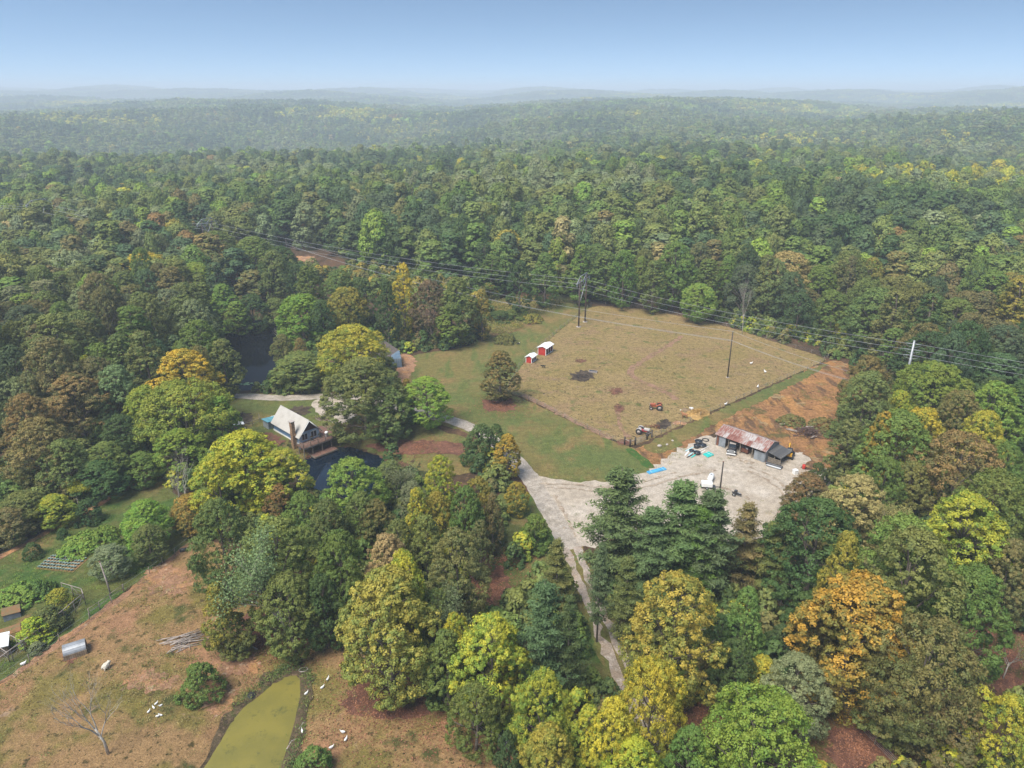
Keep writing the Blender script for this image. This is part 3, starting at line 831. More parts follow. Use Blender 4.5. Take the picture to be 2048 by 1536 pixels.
LC = {
    'lg': ((0.150, 0.225, 0.036), (0.275, 0.310, 0.040), "lime green"),
    'pg': ((0.082, 0.125, 0.042), (0.130, 0.168, 0.054), "green"),
    'pb': ((0.085, 0.130, 0.050), (0.130, 0.180, 0.075), "blue green"),  # colour key: (leaf colour, second leaf colour, words)
    'dk': ((0.052, 0.094, 0.030), (0.085, 0.124, 0.036), "dark green"),
    'gr': ((0.098, 0.158, 0.036), (0.150, 0.195, 0.042), "mid green"),
    'bg': ((0.146, 0.244, 0.041), (0.226, 0.287, 0.044), "bright green"),
    'bl': ((0.066, 0.110, 0.046), (0.100, 0.142, 0.054), "blue green"),
    'yg': ((0.180, 0.250, 0.038), (0.420, 0.375, 0.038), "yellow green"),
    'ye': ((0.260, 0.270, 0.040), (0.500, 0.385, 0.038), "yellow"),
    'go': ((0.165, 0.180, 0.040), (0.345, 0.262, 0.046), "golden olive"),
    'or': ((0.150, 0.172, 0.038), (0.420, 0.285, 0.040), "orange"),
    'ru': ((0.135, 0.128, 0.042), (0.285, 0.175, 0.058), "rust brown"),
    'br': ((0.114, 0.130, 0.043), (0.205, 0.168, 0.056), "brownish olive"),
    'ol': ((0.114, 0.150, 0.044), (0.185, 0.202, 0.052), "olive green"),
    'ta': ((0.244, 0.213, 0.081), (0.390, 0.311, 0.122), "tan"),
    'sa': ((0.140, 0.180, 0.076), (0.215, 0.245, 0.106), "sage green"),
    'ma': ((0.140, 0.112, 0.050), (0.215, 0.128, 0.066), "maroon brown"),
}
FORMW = {'R': "round crowned tree", 'O': "tall oval tree", 'S': "spreading tree", 'C': "pointed tree", 'X': "bushy shrub", 'G': "low plants", 'L': "thin leaved tree with bare limbs showing", 'P': "pine", 'B': "leafless tree"}
NAME = {'R': "broadleaf_tree", 'O': "broadleaf_tree", 'S': "broadleaf_tree", 'C': "broadleaf_tree", 'X': "shrub", 'G': "garden_plants", 'L': "broadleaf_tree", 'P': "pine_tree", 'B': "bare_tree"}
CATW = {'X': "shrub", 'G': "plants", 'P': "pine tree", 'B': "bare tree"}
TREES = []     # (x, y, crown radius) of every single tree
TR = random.Random(11)

def plant(x, y, W, Ht, colour, form, label, group=None):
    z = Hs(x, y)
    k = TR.randrange(len(PROTO[form]))
    rw, rh = REF[form]
    e = thing(NAME[form], (x, y, z - 0.05), TR.uniform(0, 6.28), label, CATW.get(form, "tree"), group)
    me, t = PROTO[form][k]
    e.scale = (W / rw, W / rw, Ht / rh)
    trunk = mesh_obj("stems" if form == "G" else "trunk", t, e)
    if me is not None:
        c = mesh_obj("crown", me, e)
        a, b, _ = LC[colour]
        j = [TR.uniform(0.9, 1.1) for _ in range(3)]
        s = TR.uniform(1.0, 1.25)
        c["leaf_a"] = [a[i] * j[i] * s for i in range(3)] + [1.0]
        c["leaf_b"] = [b[i] * j[i] * s for i in range(3)] + [1.0]
    TREES.append((x, y, W / 2, Ht, form))
    return e

# ------------------------------------------------------------------ the trees that can be told apart in the photograph
# (x, y of the tip in the picture, crown width in the picture, height in metres, colour, form, where it stands)
T = """
1360 1152 196 17 go R|standing alone beside the lower wheel tracks
1312 1322 128 14 ye S|leaning over the lower wheel tracks
1230 1400 105 12 ye R|beside the lower wheel tracks next to the other yellow trees
1532 1394 205 14 bg S|beside the dry grass strip of the long wire fence
1385 1455 85 9 gr R|squeezed under the bright green tree near the tracks
1602 1316 128 10 sa R|in front of the long wire fence
1500 1175 82 13 gr O|behind the big golden olive tree by the tracks
1478 1280 85 10 dk R|in the shade right of the big golden olive tree
1530 1315 70 7 yg R|low beside the sage tree
1730 1160 212 17 or R|behind the long wire fence
1870 1250 190 16 br S|beside the orange maple in the right wood
1832 1318 150 11 br R|in front of the orange maple by the fence
1915 1385 120 10 br R|low beside the leafy clearing
1842 1062 182 20 ol R|with a domed crown behind the orange maple
1820 1035 170 18 gr R|behind the domed olive tree in the right wood
1960 1135 130 16 gr R|over the leafy clearing in the right wood
1645 1003 195 17 dk R|at the yard corner behind the long fence
1700 1063 84 19 go O|between the dark yard tree and the domed olive tree
1622 1185 100 8 dk X|dark below the yard corner tree
1632 1225 76 9 br R|greyish beside the long wire fence
1722 952 128 13 ta R|beside the barrels at the yard edge
1622 948 88 10 ru R|at the corner of the gravel yard
1810 962 80 14 ta L|beside the tan tree
1945 990 150 17 yg R|with yellow top sprays in the right wood
2005 945 150 18 gr R|at the right wood behind the yellow topped tree
1935 870 145 16 ru S|wide in the right wood below the grey steel pole
1808 824 132 17 gr R|in front of two yellow topped trees in the right wood
1772 822 62 17 or O|behind the left shoulder of the domed green tree
1852 815 95 17 ye R|behind the right shoulder of the domed green tree
1742 742 98 16 ol R|at the end of the cleared earth
1742 712 95 16 br R|behind the olive tree at the end of the cleared earth
1805 780 50 11 yg R|below the grey steel pole
1875 727 135 15 bg S|beside the grey steel pole
1928 780 85 15 br R|behind the wide rust tree
2000 765 100 16 bg R|at the right edge of the wood below the wires
1978 823 90 15 yg R|in front of the brown trees in the right wood
2022 885 80 14 gr R|beside the wide rust tree
1706 838 82 13 ol O|behind the brush pile
1698 885 56 8 ol X|dark beside the brush pile
1780 915 80 13 gr R|under the domed green tree with yellow neighbours
1830 925 80 12 ol R|under the domed green tree towards the wide rust tree
2035 1395 100 12 yg R|in the corner beyond the leafy clearing
2035 1080 90 13 br R|dark above the leafy clearing
2040 1250 70 8 br L|beside the leafy clearing
1640 925 45 5 dk X|beside the red barrel at the yard edge
768 1145 200 17 go R|over the paddock with its pale foot showing
805 1103 95 17 yg R|behind the big golden paddock tree
770 1070 105 13 ta R|between the pond grove and the golden paddock tree
890 1122 118 15 sa L|pale in the grove
912 1060 128 15 ol R|over the maroon leaf carpet
850 1030 90 13 ol O|in the middle of the grove above the pond
930 973 82 13 gr R|at the top of the grove near the lane
832 975 64 13 yg O|beside the thin tree at the house pond
955 955 78 12 go R|at the top corner of the grove near the lane
985 985 44 11 br O|thin at the grove edge by the lane
1033 965 54 6 or R|small and round beside the lane bend
1015 868 62 9 or O|beside the lane bend above the small round one
962 850 85 8 dk X|broad cedar beside the lane bend
992 848 48 8 dk O|narrow cedar behind the orange tree at the lane
910 1228 80 12 yg R|behind the brightest paddock tree
980 1235 152 14 yg R|over the lower paddock fence
892 1262 100 11 gr O|between the golden and yellow green trees at the paddock
1087 1343 118 13 yg R|in front of the blue green pine
950 1370 110 9 gr R|low at the paddock fence under the yellow green tree
1070 1030 74 6 gr X|round in the grass beside the lane
1178 1412 75 10 yg O|between the tracks and the paddock gate
1095 1455 110 10 go R|beside the metal paddock gate
1015 1465 64 7 dk X|right behind the metal paddock gate
1270 1480 120 9 yg R|at the bottom of the tracks
480 866 165 14 yg R|in front of the cabin slope
558 898 115 11 yg R|beside the house pond in front of the cabin deck
425 908 105 13 yg R|below the chicken run
552 967 60 7 ru R|small between the yellow green tree and the house pond
428 1000 120 15 gr R|at the upper end of the paddock fence
540 1026 185 19 sa L|huge in the lower wood
545 1040 170 15 ol R|inside the huge thin crown in the lower wood
568 1150 128 12 gr R|over the bank of the algae pond
672 1062 108 15 gr R|dark between the house pond and the golden paddock tree
640 1150 90 11 dk R|in the shade behind the algae pond bank
700 918 128 13 bg R|in front of the house pond
602 985 95 12 gr R|below the house pond dock
650 1000 90 12 ol R|in front of the house pond beside the bright tree
430 1165 78 11 go O|at the paddock next to the log pile
458 1230 80 6 ol R|low beside the golden olive paddock tree
788 893 92 12 sa L|over the house pond
168 1330 150 12 ta B|fine twigged at the foot of the dry paddock
345 910 90 13 ta B|bleached white at the end of the garden strip
360 700 135 17 ye R|behind the lime green tree left of the cabin
360 765 175 15 lg S|left of the chicken run
432 792 78 12 lg O|beside the grey shed left of the cabin
282 772 85 13 lg R|at the left shoulder of the bright spreading tree
350 860 100 9 lg R|low in front of the bright spreading tree
372 990 70 7 go R|at the corner of garden strip and grove
42 790 95 15 ru R|at the left edge above the garden wood
68 838 118 14 br R|with brown sprays above the garden wood
140 747 122 15 ru R|in the left wood beside grey green trees
225 730 88 15 sa R|in the left wood beside the rust tree
168 710 42 15 yg O|thin in the left wood
440 678 75 14 ol O|at the corner of the black pond
395 690 55 14 br R|beside the corner tree of the black pond
190 922 92 7 dk R|at the garden wood edge
278 905 66 6.5 gr R|at the far end of the garden wood edge
205 885 80 9 ol R|behind the garden wood edge
142 945 56 6.5 ye L|at the garden wood edge
40 985 84 6.5 ol R|at the left edge beside the garden
100 992 66 5.5 yg R|at the dirt line of the garden wood
10 1018 66 6 br R|at the left edge below the rust trees
235 830 80 10 dk R|under the left wood beside the bright spreading tree
120 880 90 11 ol R|under the rust brown trees of the left wood
282 1003 88 8 bg R|in the garden strip
290 1052 66 6 ol R|beside the light post in the garden
212 1092 68 5 sa R|over the garden rail fence
722 712 178 17 ol R|in front of the lane right of the cabin
768 768 100 12 ol R|squeezed between two larger lane trees
700 652 140 15 yg S|in front of the brown roofed garage
850 755 112 11 bg R|beside the lane above the house pond bank
812 757 36 9 or O|squeezed beside the bright tree at the lane
596 705 108 9 ol R|broad beside the black pond and the lane
600 588 108 15 bg R|over the far shore of the black pond
562 668 50 9 br R|at the right shore of the black pond
598 676 34 9 ru R|small at the right shore of the black pond
690 574 84 15 go S|with pale stem behind the garage
804 526 58 22 ye O|tall with a pale bare stem behind the garage
770 560 54 19 dk O|beside the tall pale stemmed tree
720 555 60 17 dk O|behind the golden tree at the garage
858 560 84 18 ma R|in the wood corner behind the lawn
914 555 88 19 gr O|at the wood corner next to the lawn
900 610 70 12 bg O|low at the wood corner next to the lawn
963 578 48 15 go O|at the outermost wood corner near the meadow
677 540 82 15 gr R|in the wood strip below the power line
640 600 60 14 dk R|behind the black pond in the wood strip
430 462 95 17 gr R|high behind the black pond
505 473 95 17 gr R|on the wooded rise behind the black pond
558 492 84 16 dk R|at the end of the rise behind the black pond
590 528 52 15 dk O|at the foot of the rise near the red clearing
390 525 75 16 bg R|on the slope behind the black pond
442 568 64 14 bg O|above the left shore of the black pond
470 602 60 11 bg O|leaning over the left shore of the black pond
338 583 66 14 or O|glowing in the left wood
285 505 108 16 ye R|with golden left side on the left hill
40 612 92 17 bl R|at the left edge of the left wood
18 690 80 17 bl O|lower at the left edge of the left wood
310 680 62 14 bl R|in the left wood near the black pond
362 690 60 13 gr R|in the left wood beside the yellow one
250 665 52 12 ru R|in the left wood near the black pond
1000 702 84 12 ru O|standing alone at the pasture corner
1162 488 64 20 bg C|behind the steel frame pole
1402 485 68 18 br R|dark at the wood edge behind the pasture
1460 510 52 18 gr O|beside the dark brown tree behind the pasture
1402 568 76 12 bg S|low at the wood edge behind the pasture
1500 538 44 19 ta B|grey at the wood edge behind the pasture
1580 503 108 20 ta R|at the wood edge behind the wooden pole
1604 585 64 13 dk R|below the wide tan tree behind the pasture
1672 583 74 14 gr R|at the wood edge near the pasture's far corner
1762 578 112 18 ol R|with pale trunk near the pasture's far corner
1840 540 92 17 ye L|behind the grey steel pole
1918 597 104 17 gr R|behind the wires right of the grey steel pole
1995 630 78 15 ta L|behind the wires at the right
2025 545 90 18 go R|at the right edge of the far wood
1748 515 58 17 go R|in the far wood above the pasture's corner
778 922 76 9 ol R|at the right end of the house pond
880 911 78 11 yg R|at the pond end of the grove near the lane
822 962 66 9 sa R|small between thin pond tree and the grove
748 1000 84 10 br R|at the lower bank of the house pond
872 985 76 11 go R|in the upper grove beside the mid green one
720 985 80 11 gr R|below the house pond beside the brownish one
795 1040 84 12 ol R|in the grove behind the tan tree
960 1040 60 10 br O|at the grove edge above the maroon leaves
870 1180 90 11 gr R|low in the grove beside the golden paddock tree
1445 1230 70 9 dk R|in the dark row behind the big golden olive tree
1570 1250 60 7 dk R|low beside the upper long wire fence
1250 500 60 19 gr R|at the wood edge behind the steel frame pole
1310 520 60 17 ol O|at the wood edge behind the pasture trail
1090 505 62 18 gr O|at the wood edge behind the meadow
1040 520 58 18 dk O|dark at the wood edge behind the meadow
500 588 76 12 dk R|at the head of the black pond
548 596 56 10 ol R|low over the head of the black pond
470 604 54 10 ol R|low over the far left shore of the black pond
"""
PINES = """
1245 930 140 20 gr|tall pine in front of the gravel yard beside the lane
1372 957 130 19 gr|full crowned pine in front of the white tanks
1432 975 112 18 gr|pine beside the yard light pole
1405 1005 90 16 bg|yellowish pine between two taller ones in the yard row
1310 1010 100 16 bl|bluish pine filling the gap in the yard row
1500 1005 82 15 br|brownish thin cedar at the end of the yard row
1553 1040 76 13 ol|olive cedar beside the dark yard corner tree
1204 1085 62 15 bl|pale bluish pine leaning over the lane
1090 1158 135 17 bl|broad blue green pine beside the maroon leaf carpet
1140 1190 84 15 dk|dark pine shading the wheel tracks
1115 1078 88 13 ol|olive cedar between lane and leaf carpet
1258 1108 84 14 ol|olive pine across the lane from the dark pine
"""
SHRUBS = """
393 1330 78 4.5 gr|round green bush alone in the dry paddock
170 1000 48 4 dk|dark round bush at the garden dirt line
59 1086 32 2.6 dk|small dark round bush in the garden grass
122 1056 20 1.8 dk|tiny dark bush beside the cabbage bed
620 1500 70 3.5 gr|weedy bush beside the algae pond
1000 622 60 3 dk|dark low thicket in the lower meadow
1035 618 60 3 gr|green low thicket in the lower meadow
1065 628 44 2.5 go|golden low thicket in the lower meadow
1010 668 50 2.4 ol|olive thicket at the lawn corner
60 1238 60 3.2 yg|pale flowering grass clump in the fenced pen
88 1215 62 3.4 ol|olive bush in the fenced pen
112 1180 50 3.0 yg|tall corn clump beside the fenced pen
40 1175 80 1.6 bg|bright green bean patch beside the pen
75 1165 52 1.8 gr|green leafy crop patch by the pen
165 1072 74 1.6 bg|bright green vine mass behind the cabbage bed
205 1056 54 1.8 bg|bright leafy vines beside the garden tree
150 1090 60 1.4 bg|low green vines along the cabbage bed
232 1082 44 1.8 gr|green vines under the garden tree
70 1285 30 1.4 sa|grey green weed clump at the pen fence
1585 832 54 1.6 br|low brownish weeds on the cleared earth
1650 838 60 2.2 br|brownish brush behind the log heap
1690 848 60 3 ol|olive brush at the wood edge by the log heap
"""
def place_tip(px, py, wpx, Ht):
    z = 0.0
    for _ in range(5):
        x, y = P0(px, py, z + Ht); z = Hs(x, y)
    dist = math.sqrt(x * x + y * y + (CAMH - Ht * 0.6) ** 2)
    return x, y, wpx * dist / FPX
for row in T.strip().splitlines():
    a, where = row.split('|')
    px, py, w, h, c, f = a.split()
    x, y, W = place_tip(float(px), float(py), float(w), float(h))
    plant(x, y, W * 0.96, float(h), c, f, f"{LC[c][2] if f != 'B' else 'pale'} {FORMW[f]} {where}")
for row in PINES.strip().splitlines():
    a, lab = row.split('|')
    px, py, w, h, c = a.split()
    x, y, W = place_tip(float(px), float(py), float(w), float(h))
    c = {'bl': 'pb', 'gr': 'pg', 'bg': 'gr'}.get(c, c)
    plant(x, y, W * (1.3 if float(py) < 1060 else 1.0), float(h), c, 'P', lab)
for row in SHRUBS.strip().splitlines():
    a, lab = row.split('|')
    px, py, w, h, c = a.split()
    x, y, W = place_tip(float(px), float(py), float(w), float(h))
    plant(x, y, W, float(h), c, 'G' if float(h) < 2.7 and float(w) > 35 else 'X', lab)
# bare trees standing by their foot
for px, py, W, h, lab in ((1003, 1092, 3.6, 4, "pinkish bare bush beside the maroon leaf carpet"),
                          (365, 965, 4, 9, "dead white stem behind the yellow green tree"), (560, 690, 4, 6, "dead pale tree fallen over the black pond shore"),
                          (408, 668, 4, 9, "dead grey tree above the left shore of the black pond"), (1190, 1240, 4, 8, "dead brown tree beside the wheel tracks")):
    x, y, z = P(px, py)
    plant(x, y, W, h, 'ta', 'B', lab)

# ------------------------------------------------------------------ the woods: nearest trees singly, the rest as one mass
KEEP = [PASTURE_PX, LAWN_PX, [(465, 690), (545, 660), (550, 720), (535, 775), (485, 775), (468, 720)], [(575, 505), (640, 510), (645, 530), (585, 528)],
        [(480, 785), (650, 785), (660, 860), (600, 900), (520, 880), (450, 870)], [(780, 700), (850, 690), (860, 760), (790, 770)], EARTH_PX, [(960, 592), (1180, 592), (1180, 640), (980, 640)],
        GARDEN_PX, FIELD_PX]
CLEAR = [PX(p) for p in (PASTURE_PX, LAWN_PX, EARTH_PX, FIELD_PX, GARDEN_PX, HOUSE_CLEAR_PX, GRAVEL_PX)] + [POND_HOUSE, POND_COVE, PX([(560, 500), (660, 505), (720, 560), (580, 535)])]
fr = np.random.default_rng(5)

def scatter(y0, y1, sp):
    ys = np.arange(y0, y1, sp)
    out = []
    for y in ys:
        wx = 0.80 * y + 45
        n = int(2 * wx / sp)
        x = -wx + (np.arange(n) + fr.uniform(0, 1, n)) * sp
        out.append(np.column_stack([x, y + fr.uniform(-.5, .5, n) * sp]))
    return np.concatenate(out)

def fbm(x, y, s, k):
    return (np.sin(x * s + k) + np.sin(y * s * 1.13 + k * 2.1) + np.sin((x + y) * s * 0.71 + k * 0.7) + np.sin((x - 1.3 * y) * s * 1.7 + k * 3.3) * 0.7) / 3.7

def wood_colours(X, Y):
    """index of the colour of each tree: patches of one kind, mixed at their edges"""
    n = len(X)
    a = fbm(X, Y, 0.028, 1.0) + fr.normal(0, 0.30, n)
    b = fbm(X, Y, 0.011, 4.0) + fr.normal(0, 0.25, n)
    key = np.full(n, 'gr', dtype='<U2')
    key[a > 0.15] = 'ol'; key[a > 0.55] = 'sa'; key[a < -0.15] = 'bl'; key[a < -0.5] = 'dk'
    key[(b > 0.75)] = 'yg'; key[(b < -0.8) & (a > -0.2)] = 'br'
    u = fr.random(n)
    key[u < 0.05] = 'bg'; key[(u > 0.05) & (u < 0.07)] = 'go'; key[(u > 0.07) & (u < 0.08)] = 'ru'; key[(u > 0.08) & (u < 0.10)] = 'ta'
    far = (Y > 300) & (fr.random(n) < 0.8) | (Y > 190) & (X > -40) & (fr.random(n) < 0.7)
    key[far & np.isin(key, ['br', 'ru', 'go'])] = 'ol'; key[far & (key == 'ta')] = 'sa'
    left = (X < -60) & (Y < 330)
    v = fr.random(n)
    key[left & (v < 0.13)] = 'br'; key[left & (v > 0.13) & (v < 0.38)] = 'ol'; key[left & (v > 0.38) & (v < 0.5)] = 'sa'; key[left & (v > 0.5) & (v < 0.525)] = 'ru'
    return key

pts = scatter(120, 480, 7.2)
r_ = np.hypot(pts[:, 0], pts[:, 1])
d = np.full(len(pts), 1e9)
for poly in CLEAR: d = np.minimum(d, sdf(poly, pts[:, 0], pts[:, 1]))
ok = d > 3.0
# only behind the farm, and in the woods to its left and right
ok &= (pts[:, 1] > 196) | ((pts[:, 0] < -72) & (pts[:, 1] > 128)) | ((pts[:, 0] > 88) & (pts[:, 1] > 118))
hx = np.array([(t[0], t[1], t[2]) for t in TREES])
for i in np.nonzero(ok)[0]:
    if np.any(np.hypot(hx[:, 0] - pts[i, 0], hx[:, 1] - pts[i, 1]) < hx[:, 2] * 0.75 + 2.2): ok[i] = False
pts = pts[ok]
z = H(pts[:, 0], pts[:, 1])
ht = fr.normal(17.5, 3.2, len(pts)).clip(11, 25)
wd = fr.normal(11.6, 2.2, len(pts)).clip(6.5, 15)
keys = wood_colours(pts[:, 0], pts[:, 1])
forms = np.array([str(c) for c in fr.choice(list("RRROOSCC"), len(pts))])
seen = []
keepm = np.ones(len(pts), bool)
kp = [np.array(p, float) for p in KEEP]
for i in range(len(pts)):
    x, y = pts[i]
    qx, qy = [], []
    for f in (0.25, 0.5, 0.75, 0.98):
        for s in (-0.38, 0, 0.38):
            a, b = project(x + s * wd[i], y, z[i] + f * ht[i]); qx.append(a); qy.append(b)
    qx, qy = np.array(qx), np.array(qy)
    if qx.max() < -60 or qx.min() > 2110 or qy.min() > 1560:
        keepm[i] = abs((qx.mean() - 1024)) < 1500
        seen.append(0); continue
    hit = False
    for p in kp:
        if np.any(sdf(p, qx, qy) < -3): hit = True; break
    if -135 < x < 25 and y < 298 - (x + 123) * 0.604 + 9:
        lx = np.interp(qx, [395, 560, 760, 960, 1170], [432, 468, 517, 548, 560])
        if np.any((qx > 395) & (qx < 1170) & (qy < lx + 26)): hit = True
    if hit: keepm[i] = False
    seen.append(1 if -20 < qx.mean() < 2068 else 0)
seen = np.array(seen)
order = [i for i in np.argsort(np.hypot(pts[:, 0], pts[:, 1])) if keepm[i] and seen[i]]
N_SINGLE = 135
single = set(order[:N_SINGLE])
hand = [(t[0], t[1]) for t in TREES]
sel = order[:N_SINGLE]
for i in sel:
    x, y = pts[i]
    reg = "in the left hill wood" if x < -60 and y < 260 else ("in the right wood" if x > 60 and y < 190 else ("behind the pasture" if x > 5 else "behind the garage"))
    nb = min((q for q in sel if q != i), key=lambda q: math.hypot(pts[q][0] - x, pts[q][1] - y))
    sz = "towering" if ht[i] > 20.5 else ("low" if ht[i] < 14.5 else ("broad" if wd[i] > 12.8 else ("slim" if wd[i] < 10.2 else "")))
    nw = {'R': "round", 'O': "oval", 'S': "spreading", 'C': "pointed"}[forms[nb]]
    fw = {'R': "round tree", 'O': "oval tree", 'S': "spreading tree", 'C': "pointed tree"}[forms[i]]
    lab = f"{sz} {LC[keys[i]][2]} {fw} {reg} next to {LC[keys[nb]][2]} {nw} one"
    plant(x, y, wd[i], ht[i], keys[i], forms[i], lab.strip(), "trees " + reg)

# prototypes for the mass, never linked to the scene by themselves
def tree_lod(form, seed, lob, cl, lv, sz):
    W, Ht = REF[form]
    me, L = crown_mesh("tree", seed, W, Ht, {'R': 1.5, 'O': 1.5, 'S': 2, 'C': 2, 'X': 0.1}[form], form, lob, cl, lv, sz)
    me.materials.append(M_LEAF_F)
    return me
def grove(seed):
    """a dozen and a half far crowns, each of a few dozen leaf faces"""
    r = np.random.default_rng(seed)
    co, at = [], []
    for k in range(18):
        cx, cyy = r.uniform(-21, 21, 2)
        h_, w_ = r.uniform(13, 20), r.uniform(8, 13)
        n = 62
        dd = unit(r.normal(size=(n, 3)) + np.array([0, 0, 0.5]))
        c = np.array([cx, cyy, h_ - w_ * 0.5]) + dd * np.array([w_ / 2, w_ / 2, w_ * 0.52]) * r.uniform(0.75, 1.05, (n, 1))
        q4, _ = leaf_quads(c, unit(dd + r.normal(size=(n, 3)) * 0.35), r.uniform(0.9, 1.9, n), 0.7, r)
        co.append(q4)
        tn = r.random()
        at.append(np.repeat(np.column_stack([np.clip(tn + r.normal(0, .1, n), 0, 1), np.clip(0.55 * r.random() + 0.45 * r.random(n), 0, 1), r.random(n), np.ones(n)]), 4, axis=0))
    co = np.concatenate(co)
    me = quads_mesh("tree", co, np.arange(len(co)).reshape(-1, 4), False, np.concatenate(at))
    me.materials.append(M_LEAF_F)
    return me
PC = bpy.data.collections.new("forest_sources")
src = []
for k, (f, s) in enumerate((('R', 1), ('R', 2), ('O', 3), ('S', 4), ('C', 5), ('R', 6))): src.append(tree_lod(f, 300 + s, 14, 34, 12, 0.33))      # 0-5 middle distance
for k, (f, s) in enumerate((('R', 1), ('R', 2), ('O', 3), ('S', 4), ('C', 5))): src.append(tree_lod(f, 400 + s, 12, 16, 7, 0.62))             # 6-10 far
for k in range(4): src.append(grove(500 + k))                                                                                              # 11-14 very far
for k in range(3): src.append(tree_lod('X', 600 + k, 8, 20, 8, 0.26))                                                                      # 15-17 undergrowth
for k in range(2):                                                                                                                         # 18-19 weed tufts
    r = np.random.default_rng(700 + k)
    n = 46
    c = np.column_stack([r.normal(0, .38, n), r.normal(0, .38, n), r.uniform(0.03, .34, n)])
    co, q = leaf_quads(c, unit(np.array([0, 0, .6]) + r.normal(size=(n, 3)) * .7), r.uniform(.05, .11, n), 0.45, r)
    me = quads_mesh("tree", co, q, False, np.repeat(np.column_stack([r.random(n), r.random(n), r.random(n), np.ones(n)]), 4, axis=0))
    me.materials.append(M_LEAF_F); src.append(me)
for k, me in enumerate(src):
    PC.objects.link(bpy.data.objects.new("source_%02d" % k, me))

def gn_group():
    g = bpy.data.node_groups.new("scatter_trees", 'GeometryNodeTree')
    g.interface.new_socket("Geometry", in_out='INPUT', socket_type='NodeSocketGeometry')
    g.interface.new_socket("Geometry", in_out='OUTPUT', socket_type='NodeSocketGeometry')
    N, K = g.nodes, g.links
    gi, go = N.new("NodeGroupInput"), N.new("NodeGroupOutput")
    ci = N.new("GeometryNodeCollectionInfo"); ci.inputs['Collection'].default_value = PC
    ci.inputs['Separate Children'].default_value = True; ci.inputs['Reset Children'].default_value = True
    ip = N.new("GeometryNodeInstanceOnPoints"); ip.inputs['Pick Instance'].default_value = True
    def na(nm, ty):
        a = N.new("GeometryNodeInputNamedAttribute"); a.data_type = ty; a.inputs['Name'].default_value = nm
        return a.outputs['Attribute']
    cx = N.new("ShaderNodeCombineXYZ"); K.new(na("turn", 'FLOAT'), cx.inputs[2])
    er = N.new("FunctionNodeEulerToRotation"); K.new(cx.outputs[0], er.inputs[0])
    K.new(gi.outputs[0], ip.inputs['Points']); K.new(ci.outputs[0], ip.inputs['Instance'])
    K.new(na("kind_index", 'INT'), ip.inputs['Instance Index']); K.new(er.outputs[0], ip.inputs['Rotation']); K.new(na("size", 'FLOAT_VECTOR'), ip.inputs['Scale'])
    K.new(ip.outputs[0], go.inputs[0])
    return g
GN = gn_group()

def mass(name, xyz, idx, size, keys, label, cat):
    me = bpy.data.meshes.new(name)
    n = len(xyz)
    me.vertices.add(n); me.vertices.foreach_set("co", np.ascontiguousarray(xyz, np.float32).ravel())
    def at(nm, ty, field, data):
        a = me.attributes.new(nm, ty, 'POINT'); a.data.foreach_set(field, np.ascontiguousarray(data).ravel())
    at("kind_index", 'INT', "value", np.asarray(idx, np.int32))
    at("turn", 'FLOAT', "value", fr.uniform(0, 6.28, n).astype(np.float32))
    at("size", 'FLOAT_VECTOR', "vector", np.asarray(size, np.float32))
    j = fr.uniform(1.08, 1.42, (n, 1)) * fr.uniform(0.93, 1.07, (n, 3))
    for nm, k in (("leaf_a", 0), ("leaf_b", 1)):
        c = np.array([LC[q][k] for q in keys]) * j
        at(nm, 'FLOAT_COLOR', "color", np.column_stack([c, np.ones(n)]).astype(np.float32))
    me.update()
    o = mesh_obj(name, me)
    m = o.modifiers.new("trees", 'NODES'); m.node_group = GN
    return tag(o, label, cat, kind="stuff")

rest = np.array([i for i in range(len(pts)) if keepm[i] and i not in single])
FI = {'R': (0, 1, 5), 'O': (2,), 'S': (3,), 'C': (4,)}
idx = [fr.choice(FI[forms[i]]) for i in rest]
size = [(wd[i] / REF[forms[i]][0], wd[i] / REF[forms[i]][0], ht[i] / REF[forms[i]][1]) for i in rest]
mass("forest", np.column_stack([pts[rest], z[rest] - 0.1]), idx, size, keys[rest], "mixed green and olive forest canopy beyond the pasture", "forest")

p2 = scatter(480, 1700, 9.8)
z2 = H(p2[:, 0], p2[:, 1])
fo = [str(c) for c in fr.choice(list("RRROSC"), len(p2))]
F2 = {'R': (6, 7), 'O': (8,), 'S': (9,), 'C': (10,)}
F1 = {'R': (0, 1), 'O': (2,), 'S': (3,), 'C': (4,)}
i2 = [fr.choice(F1[f] if y < 750 else F2[f]) for f, y in zip(fo, p2[:, 1])]
w2 = fr.normal(13.8, 3.0, len(p2)).clip(8, 21); h2 = fr.normal(17.5, 3.8, len(p2)).clip(10, 28)
s2 = np.array([(w / REF[f][0], w / REF[f][0], h / REF[f][1]) for w, h, f in zip(w2, h2, fo)])
mass("forest", np.column_stack([p2, z2]), i2, s2, wood_colours(p2[:, 0], p2[:, 1]), "unbroken rolling forest of the middle distance under thin haze", "forest")
p3 = scatter(1690, 8200, 36)
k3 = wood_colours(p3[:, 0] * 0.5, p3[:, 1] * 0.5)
mass("forest", np.column_stack([p3, H(p3[:, 0], p3[:, 1]) - 1]), fr.integers(11, 15, len(p3)), fr.uniform(0.9, 1.25, (len(p3), 1)) * np.ones(3), k3, "far forested hills fading into haze at the skyline", "forest")

